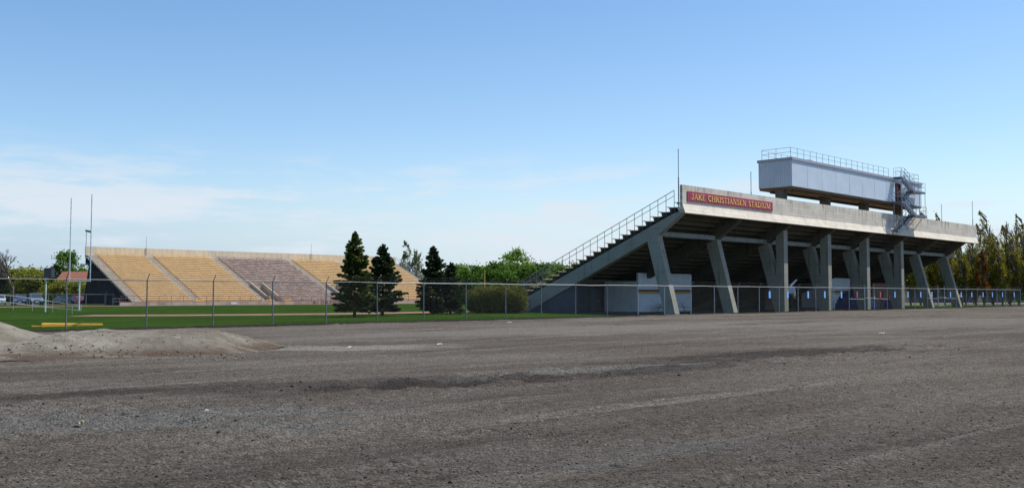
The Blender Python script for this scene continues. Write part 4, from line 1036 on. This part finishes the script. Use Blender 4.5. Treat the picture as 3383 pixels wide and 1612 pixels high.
spr = spruce(atpx(8, 195), 195, 8.5, 4.6, 'dark conifer at the very left edge beyond the cars', 9, 'needle_blue', .4); spr['group'] = 'conifers'
# right hand trees: shaggy columnar poplars
POP = [broadleaf_mesh(70 + k, 12, 2.9, 'leaf_poplar', 5600, .15, .17, 90, 'bark_pale', True, leanx=(-.10, -.06, -.13)[k]) for k in range(3)]
RUST = broadleaf_mesh(75, 8.6, 2.0, 'leaf_orange', 3600, .17, .20, 50, 'bark', True, leanx=-.02)
TH = [broadleaf_mesh(80 + k, 13.5, 5.0, 'leaf_poplar', 1700, .14, .25, 120, 'bark_pale', True) for k in range(2)]
rt_list = [(2990, 150, 14.6), (3022, 147, 13.6), (3064, 151, 14.8), (3102, 148, 14.2), (3135, 152, 12.4), (3172, 149, 10.6), (3205, 152, 11.2), (3232, 147, 12.6), (3262, 150, 14.9), (3292, 146, 11.0), (3318, 150, 12.6), (3346, 147, 12.0), (3378, 149, 14.2), (3410, 146, 13), (3446, 150, 13.6)]
for i, (px, d, h) in enumerate(rt_list):
    plant('poplar_tree', POP[i % 3], atpx(px, d) + .8, d, (h / 12 * .95 + .1, 1.1, h / 12), '%s yellow green columnar tree from the left in the row right of the grandstand' % rank[i], 'poplar', 'columnar trees right of the grandstand', rz=random.uniform(-.5, .5))
plant('poplar_tree', RUST, atpx(3247, 144), 144, 1.0, 'rusty orange columnar tree among the yellow green row', 'poplar', None, 0)
for i, (px, d, h) in enumerate([(3150, 172, 12.5), (3215, 170, 13.0), (3275, 174, 14.2), (3330, 170, 14.6), (3362, 175, 15.2), (3400, 170, 14)]):
    plant('thin_tree', TH[i % 2], atpx(px, d), d, (h / 13.5 * 1.1, 1.1, h / 13.5), '%s thin twiggy tree standing behind the columnar row at right' % rank[i], 'tree', 'twiggy trees behind the columnar row')
for i, (px, d, h) in enumerate([(3105, 235, 9.5), (3140, 232, 10.5), (3185, 238, 10.8), (3240, 235, 10), (3300, 238, 10), (3360, 234, 10.5)]):
    plant('broadleaf_tree', GREEN[i % 4], atpx(px, d), d, (h / 10, h / 10, h / 10), '%s green tree glimpsed far behind the right hand row of poplars' % rank[i], 'tree', 'far trees at right')
# lone yellow pole in front of the treeline
p = empty('foul_pole', (atpx(1601, 175), 175, GZ), 0, 'thin yellow pole standing above the hedge, in front of the far green trees', 'pole')
MB().tube((0, 0, 0), (0, 0, 5.9), .09, 8).build('pole', M['gold_band'], p); MB().lathe([(.09, 0), (.1, .04), (.02, .1)], (0, 0, 5.9), 8).build('cap', M['gold_band'], p)

# ------------------------------------------------------------------ buildings in the distance
def low_building(x0, y0, x1, y1, h, lab):
    a = math.atan2(y1 - y0, x1 - x0); L = math.hypot(x1 - x0, y1 - y0)
    o = empty('low_building', (x0, y0, GZ), a, lab, 'building'); MB().box(0, L, 0, 7, 0, h).build('wall', M['tan_wall'], o)
    MB().prism_x([(-.5, h), (7.5, h), (7.5, h + .2), (3.5, h + 1.3), (-.5, h + .2)], -.4, L + .4).build('roof', M['roof_grey'], o)
    MB().box(-.45, L + .45, -.55, -.502, h, h + .18).build('gutter', M['white'], o)
    k = 3.0
    while k < L - 4:
        d = MB().box(k, k + 3.6, -.05, -.004, 0, 2.3).build('garage_door', M['black_metal'], o); MB().box(k + 1.6, k + 2.0, -.08, -.052, .4, .5).build('handle', M['galv'], d); k += 6.1
low_building(76, 190, 101, 197, 2.6, 'low tan garage building behind the tree trunks at right')
low_building(60, 200, 72, 203, 2.6, 'small tan shed seen between the last slanted legs')
hs = empty('brick_house', (atpx(192, 180), 180, GZ), .1, 'house with orange tiled roof behind the goal post uprights', 'house')
MB().box(0, 11, 0, 8, 0, 3.7).build('wall', M['brick'], hs); rf = MB().prism_x([(-.6, 3.7), (8.6, 3.7), (4, 6.1)], -.6, 11.6).build('roof', M['orange_roof'], hs)
MB().box(8, 8.7, 3.2, 3.9, 5.2, 6.7).build('chimney', M['brick'], rf)
for k in (1.5, 5, 8.5): MB().box(k, k + 1.2, -.03, -.003, 1.2, 2.4).build('window', M['glass'], hs)
tb_ = empty('litter_bin', (72.0, 155, GZ), 0, 'round black litter bin on the grass left of the last slanted leg', 'bin')
MB().lathe([(.62, 0), (.72, .2), (.75, 1.1), (.7, 1.25)], n=16).build('drum', M['black'], tb_); MB().lathe([(.74, 1.25), (.6, 1.45), (.2, 1.6)], n=16).build('lid', M['black_metal'], tb_)

# ------------------------------------------------------------------ parked cars
def car(x, y, rz, colr, lab, suv=False, sc=1.0):
    o = empty('parked_car', (x, y, GZ + .02), rz, lab, 'car', 'cars parked beyond the track'); o.scale = (sc, sc, sc)
    paint = mat('car_paint', colr, .25, .3); H = 1.72 if suv else 1.42
    low = [(-2.25, .32), (2.2, .30), (2.28, .62), (2.15, .86), (1.05, .98), (-1.9, 1.02), (-2.22, .88), (-2.3, .6)]
    if suv: low = [(-2.25, .38), (2.2, .36), (2.28, .75), (2.15, .98), (1.15, 1.08), (-2.2, 1.12), (-2.3, .7)]
    MB().prism_y(low, -.86, .86).build('body', paint, o)
    zb_ = 1.08 if suv else .98; back = -2.05 if suv else -1.65
    rfz = H - .04
    vs = []
    for yy, kx in ((-.80, 1), (.80, 1)): vs += [(back, yy, zb_), (1.15, yy, zb_)]
    for yy in (-.62, .62): vs += [(back + .35, yy, rfz), (.15, yy, rfz)]
    MB().add(vs, [(0, 1, 5, 4), (3, 2, 6, 7), (1, 3, 7, 5), (2, 0, 4, 6), (4, 5, 7, 6)]).build('window_glass', M['glass'], o)
    MB().add([(back + .30, -.66, rfz + .0), (.2, -.66, rfz), (.2, .66, rfz), (back + .3, .66, rfz), (back + .4, -.58, rfz + .06), (.08, -.58, rfz + .06), (.08, .58, rfz + .06), (back + .4, .58, rfz + .06)],
             [(0, 3, 2, 1), (4, 5, 6, 7), (0, 1, 5, 4), (1, 2, 6, 5), (2, 3, 7, 6), (3, 0, 4, 7)]).build('roof', paint, o)
    for yy in (-.74, .74):
        b = MB(); b.tube((.15, yy * .88, rfz), (1.12, yy, zb_), .035, 5); b.tube((-.6, yy * .88, rfz), (-.6, yy, zb_), .035, 5); b.tube((back + .32, yy * .88, rfz), (back + .02, yy, zb_), .04, 5); b.build('pillar', paint, o)
    for wx in (-1.4, 1.4):
        for wy in (-.80, .80):
            w_ = MB().tube((wx, wy - .1, .33), (wx, wy + .1, .33), .33, 14).build('wheel', M['black'], o)
            MB().tube((wx, wy - .112, .33), (wx, wy + .112, .33), .19, 10).build('rim', M['galv'], w_)
    for yy in (-.62, .62):
        MB().box(2.20, 2.285, yy - .2, yy + .2, .62, .78).build('headlight', M['white'], o)
        MB().box(-2.32, -2.25, yy - .18, yy + .18, .72, .86).build('tail_light', M['red_sign'], o)
    MB().box(2.27, 2.31, -.45, .45, .42, .58).build('grille', M['black'], o)
    MB().box(2.315, 2.33, -.26, .26, .44, .56).build('number_plate', M['white'], o)
cx = lambda px, d: atpx(px, d)
car(cx(2, 157), 157, R(-62), (.62, .66, .70), 'silver car at the far left edge of the parked row', True)
car(cx(66, 158), 158.5, R(-66), (.07, .10, .22), 'dark navy car between the silver car and the large blue car', True)
car(cx(125, 157), 156.5, R(-58), (.16, .21, .30), 'large slate blue car in front of the play clock pole', True, 1.08)
car(cx(212, 161), 161, R(-42), (.10, .16, .14), 'dark green low car with a bright sun glint, by the goal post')
car(cx(264, 165), 165, R(-40), (.60, .03, .08), 'red car partly hidden behind the goal post upright')
ke = MB().box(0, 9.5, 0, .25, 0, .16).build('kerb', M['gold_band']); ke.location = (cx(160, 155), 155, GZ); ke.rotation_euler = (0, 0, .15); tag(ke, 'faded yellow kerb in front of the dark green car', 'kerb')
sf = empty('low_fence', (-95, 153, GZ), 0, 'plain chain link fence running behind the field in front of the cars', 'fence')
for k in range(15): MB().tube((k * 3.0, k * .05, 0), (k * 3.0, k * .05, 1.72), .035, 5).build('post', M['galv'], sf)
MB().tube((0, 0, 1.72), (42, .7, 1.72), .035, 5).build('top_rail', M['galv'], sf)

# ------------------------------------------------------------------ loose stones, clods, litter on the lot
def stones(name, n, m, y0, y1, smin, smax, seed, wid=1.15, area=None, hf=None):
    rg = np.random.default_rng(seed)
    d = y0 * (y1 / y0) ** (rg.random(n) ** 1.0); x = rg.uniform(-.6, .6, n) * d * wid
    if area is not None: x, d = area(rg, n)
    s = smin * (smax / smin) ** (rg.random(n) ** 2.2)
    oc = np.array([(1, 0, 0), (0, 1, 0), (-1, 0, 0), (0, -1, 0), (0, 0, .8), (0, 0, -.5)]); of = np.array([(0, 1, 4), (1, 2, 4), (2, 3, 4), (3, 0, 4), (1, 0, 5), (2, 1, 5), (3, 2, 5), (0, 3, 5)])
    z = np.maximum(lot_h(x, d), -.05)
    if hf is not None: z = np.maximum(z, hf(x, d))
    P = oc[None] * (s[:, None, None] * rg.uniform(.6, 1.4, (n, 6, 1))); a = rg.uniform(0, 6.28, n); ca, sa = np.cos(a)[:, None], np.sin(a)[:, None]
    X = P[..., 0] * ca - P[..., 1] * sa + x[:, None]; Y = P[..., 0] * sa + P[..., 1] * ca + d[:, None]; Z = P[..., 2] + z[:, None] + s[:, None] * .15
    v = np.stack([X, Y, Z], -1).reshape(-1, 3); f = (of[None] + (np.arange(n) * 6)[:, None, None]).reshape(-1, 3)
    return tag(link(name, np_mesh(name, v, f, m)), kind='stuff')
M['stone'] = leaf_mat('loose_stones', [(.035, .031, .028), (.075, .068, .06), (.12, .11, .098), (.05, .045, .04), (.2, .19, .172)], 0)
M['stone_pale'] = leaf_mat('heap_stones_mix', [(.10, .09, .075), (.18, .165, .14), (.26, .24, .20), (.13, .115, .09)], 0)
stones('loose_gravel', 30000, M['stone'], 6.5, 34, .004, .017, 101)
stones('dirt_clods', 110, M['clod'], 7, 40, .006, .026, 102)
def ridge_area(rg, n):
    p = rg.uniform(6, 30, n); q = 14.9 + rg.normal(size=n) * 1.0; a = R(38); return p * math.cos(a) - q * math.sin(a), p * math.sin(a) + q * math.cos(a)
stones('broken_asphalt', 420, M['clod'], 7, 40, .006, .036, 103, area=ridge_area)
def patch_area(rg, n): return -5.5 + rg.normal(size=n) * 2.6, 12.6 + rg.normal(size=n) * 1.2
stones('broken_asphalt', 160, M['clod'], 7, 40, .006, .032, 104, area=patch_area)
def heap_area(rg, n): return rg.uniform(-17, -7, n), rg.uniform(24, 32, n)
stones('heap_stones', 3200, M['stone_pale'], 7, 40, .008, .032, 105, area=heap_area, hf=lambda x, y: np.maximum(pile_a(x, y), pile_b(x, y)))
def foot_area(rg, n): return rg.uniform(-17, -7, n), 25.2 + rg.normal(size=n) * .45
stones('heap_clods', 420, M['stone'], 7, 40, .010, .045, 106, area=foot_area, hf=lambda x, y: np.maximum(pile_a(x, y), pile_b(x, y)))
def scrap(x, y, w_, h_, m, lab, seed):
    rg = np.random.default_rng(seed); n = 6; b = MB(); vs = []
    for i in range(n):
        for j in range(n): vs.append((w_ * (i / (n - 1) - .5), h_ * (j / (n - 1) - .5), .03 + .05 * rg.random()))
    fs_ = [(i * n + j, (i + 1) * n + j, (i + 1) * n + j + 1, i * n + j + 1) for i in range(n - 1) for j in range(n - 1)]
    o = b.add(vs, fs_).build('paper_scrap', m); o.location = (x, y, float(max(lot_h(np.array([x]), np.array([y]))[0], -.05))); o.rotation_euler = (0, 0, rg.uniform(0, 3)); tag(o, lab, 'litter', 'litter on the dirt lot')
scrap(-5.4, 12.1, .09, .06, M['litter_y'], 'pale yellow scrap on the grey patch of the lot at left', 1)
scrap(-4.2, 13.3, .05, .04, M['litter'], 'small white scrap on the lot at left, right of the yellow one', 2)
scrap(-4.9, 29.2, .22, .10, M['litter'], 'flat white scrap on the lot below the dark spruces', 3)
scrap(-2.3, 30.6, .40, .12, M['litter'], 'long white torn scrap in the middle of the lot, right of the flat one', 4)
scrap(-.15, 57.0, .3, .2, M['litter'], 'white scrap near the fence foot in the middle of the photo', 5)
scrap(15.6, 40.5, .3, .2, M['litter'], 'pale scrap on the lot in front of the second slanted leg', 6)
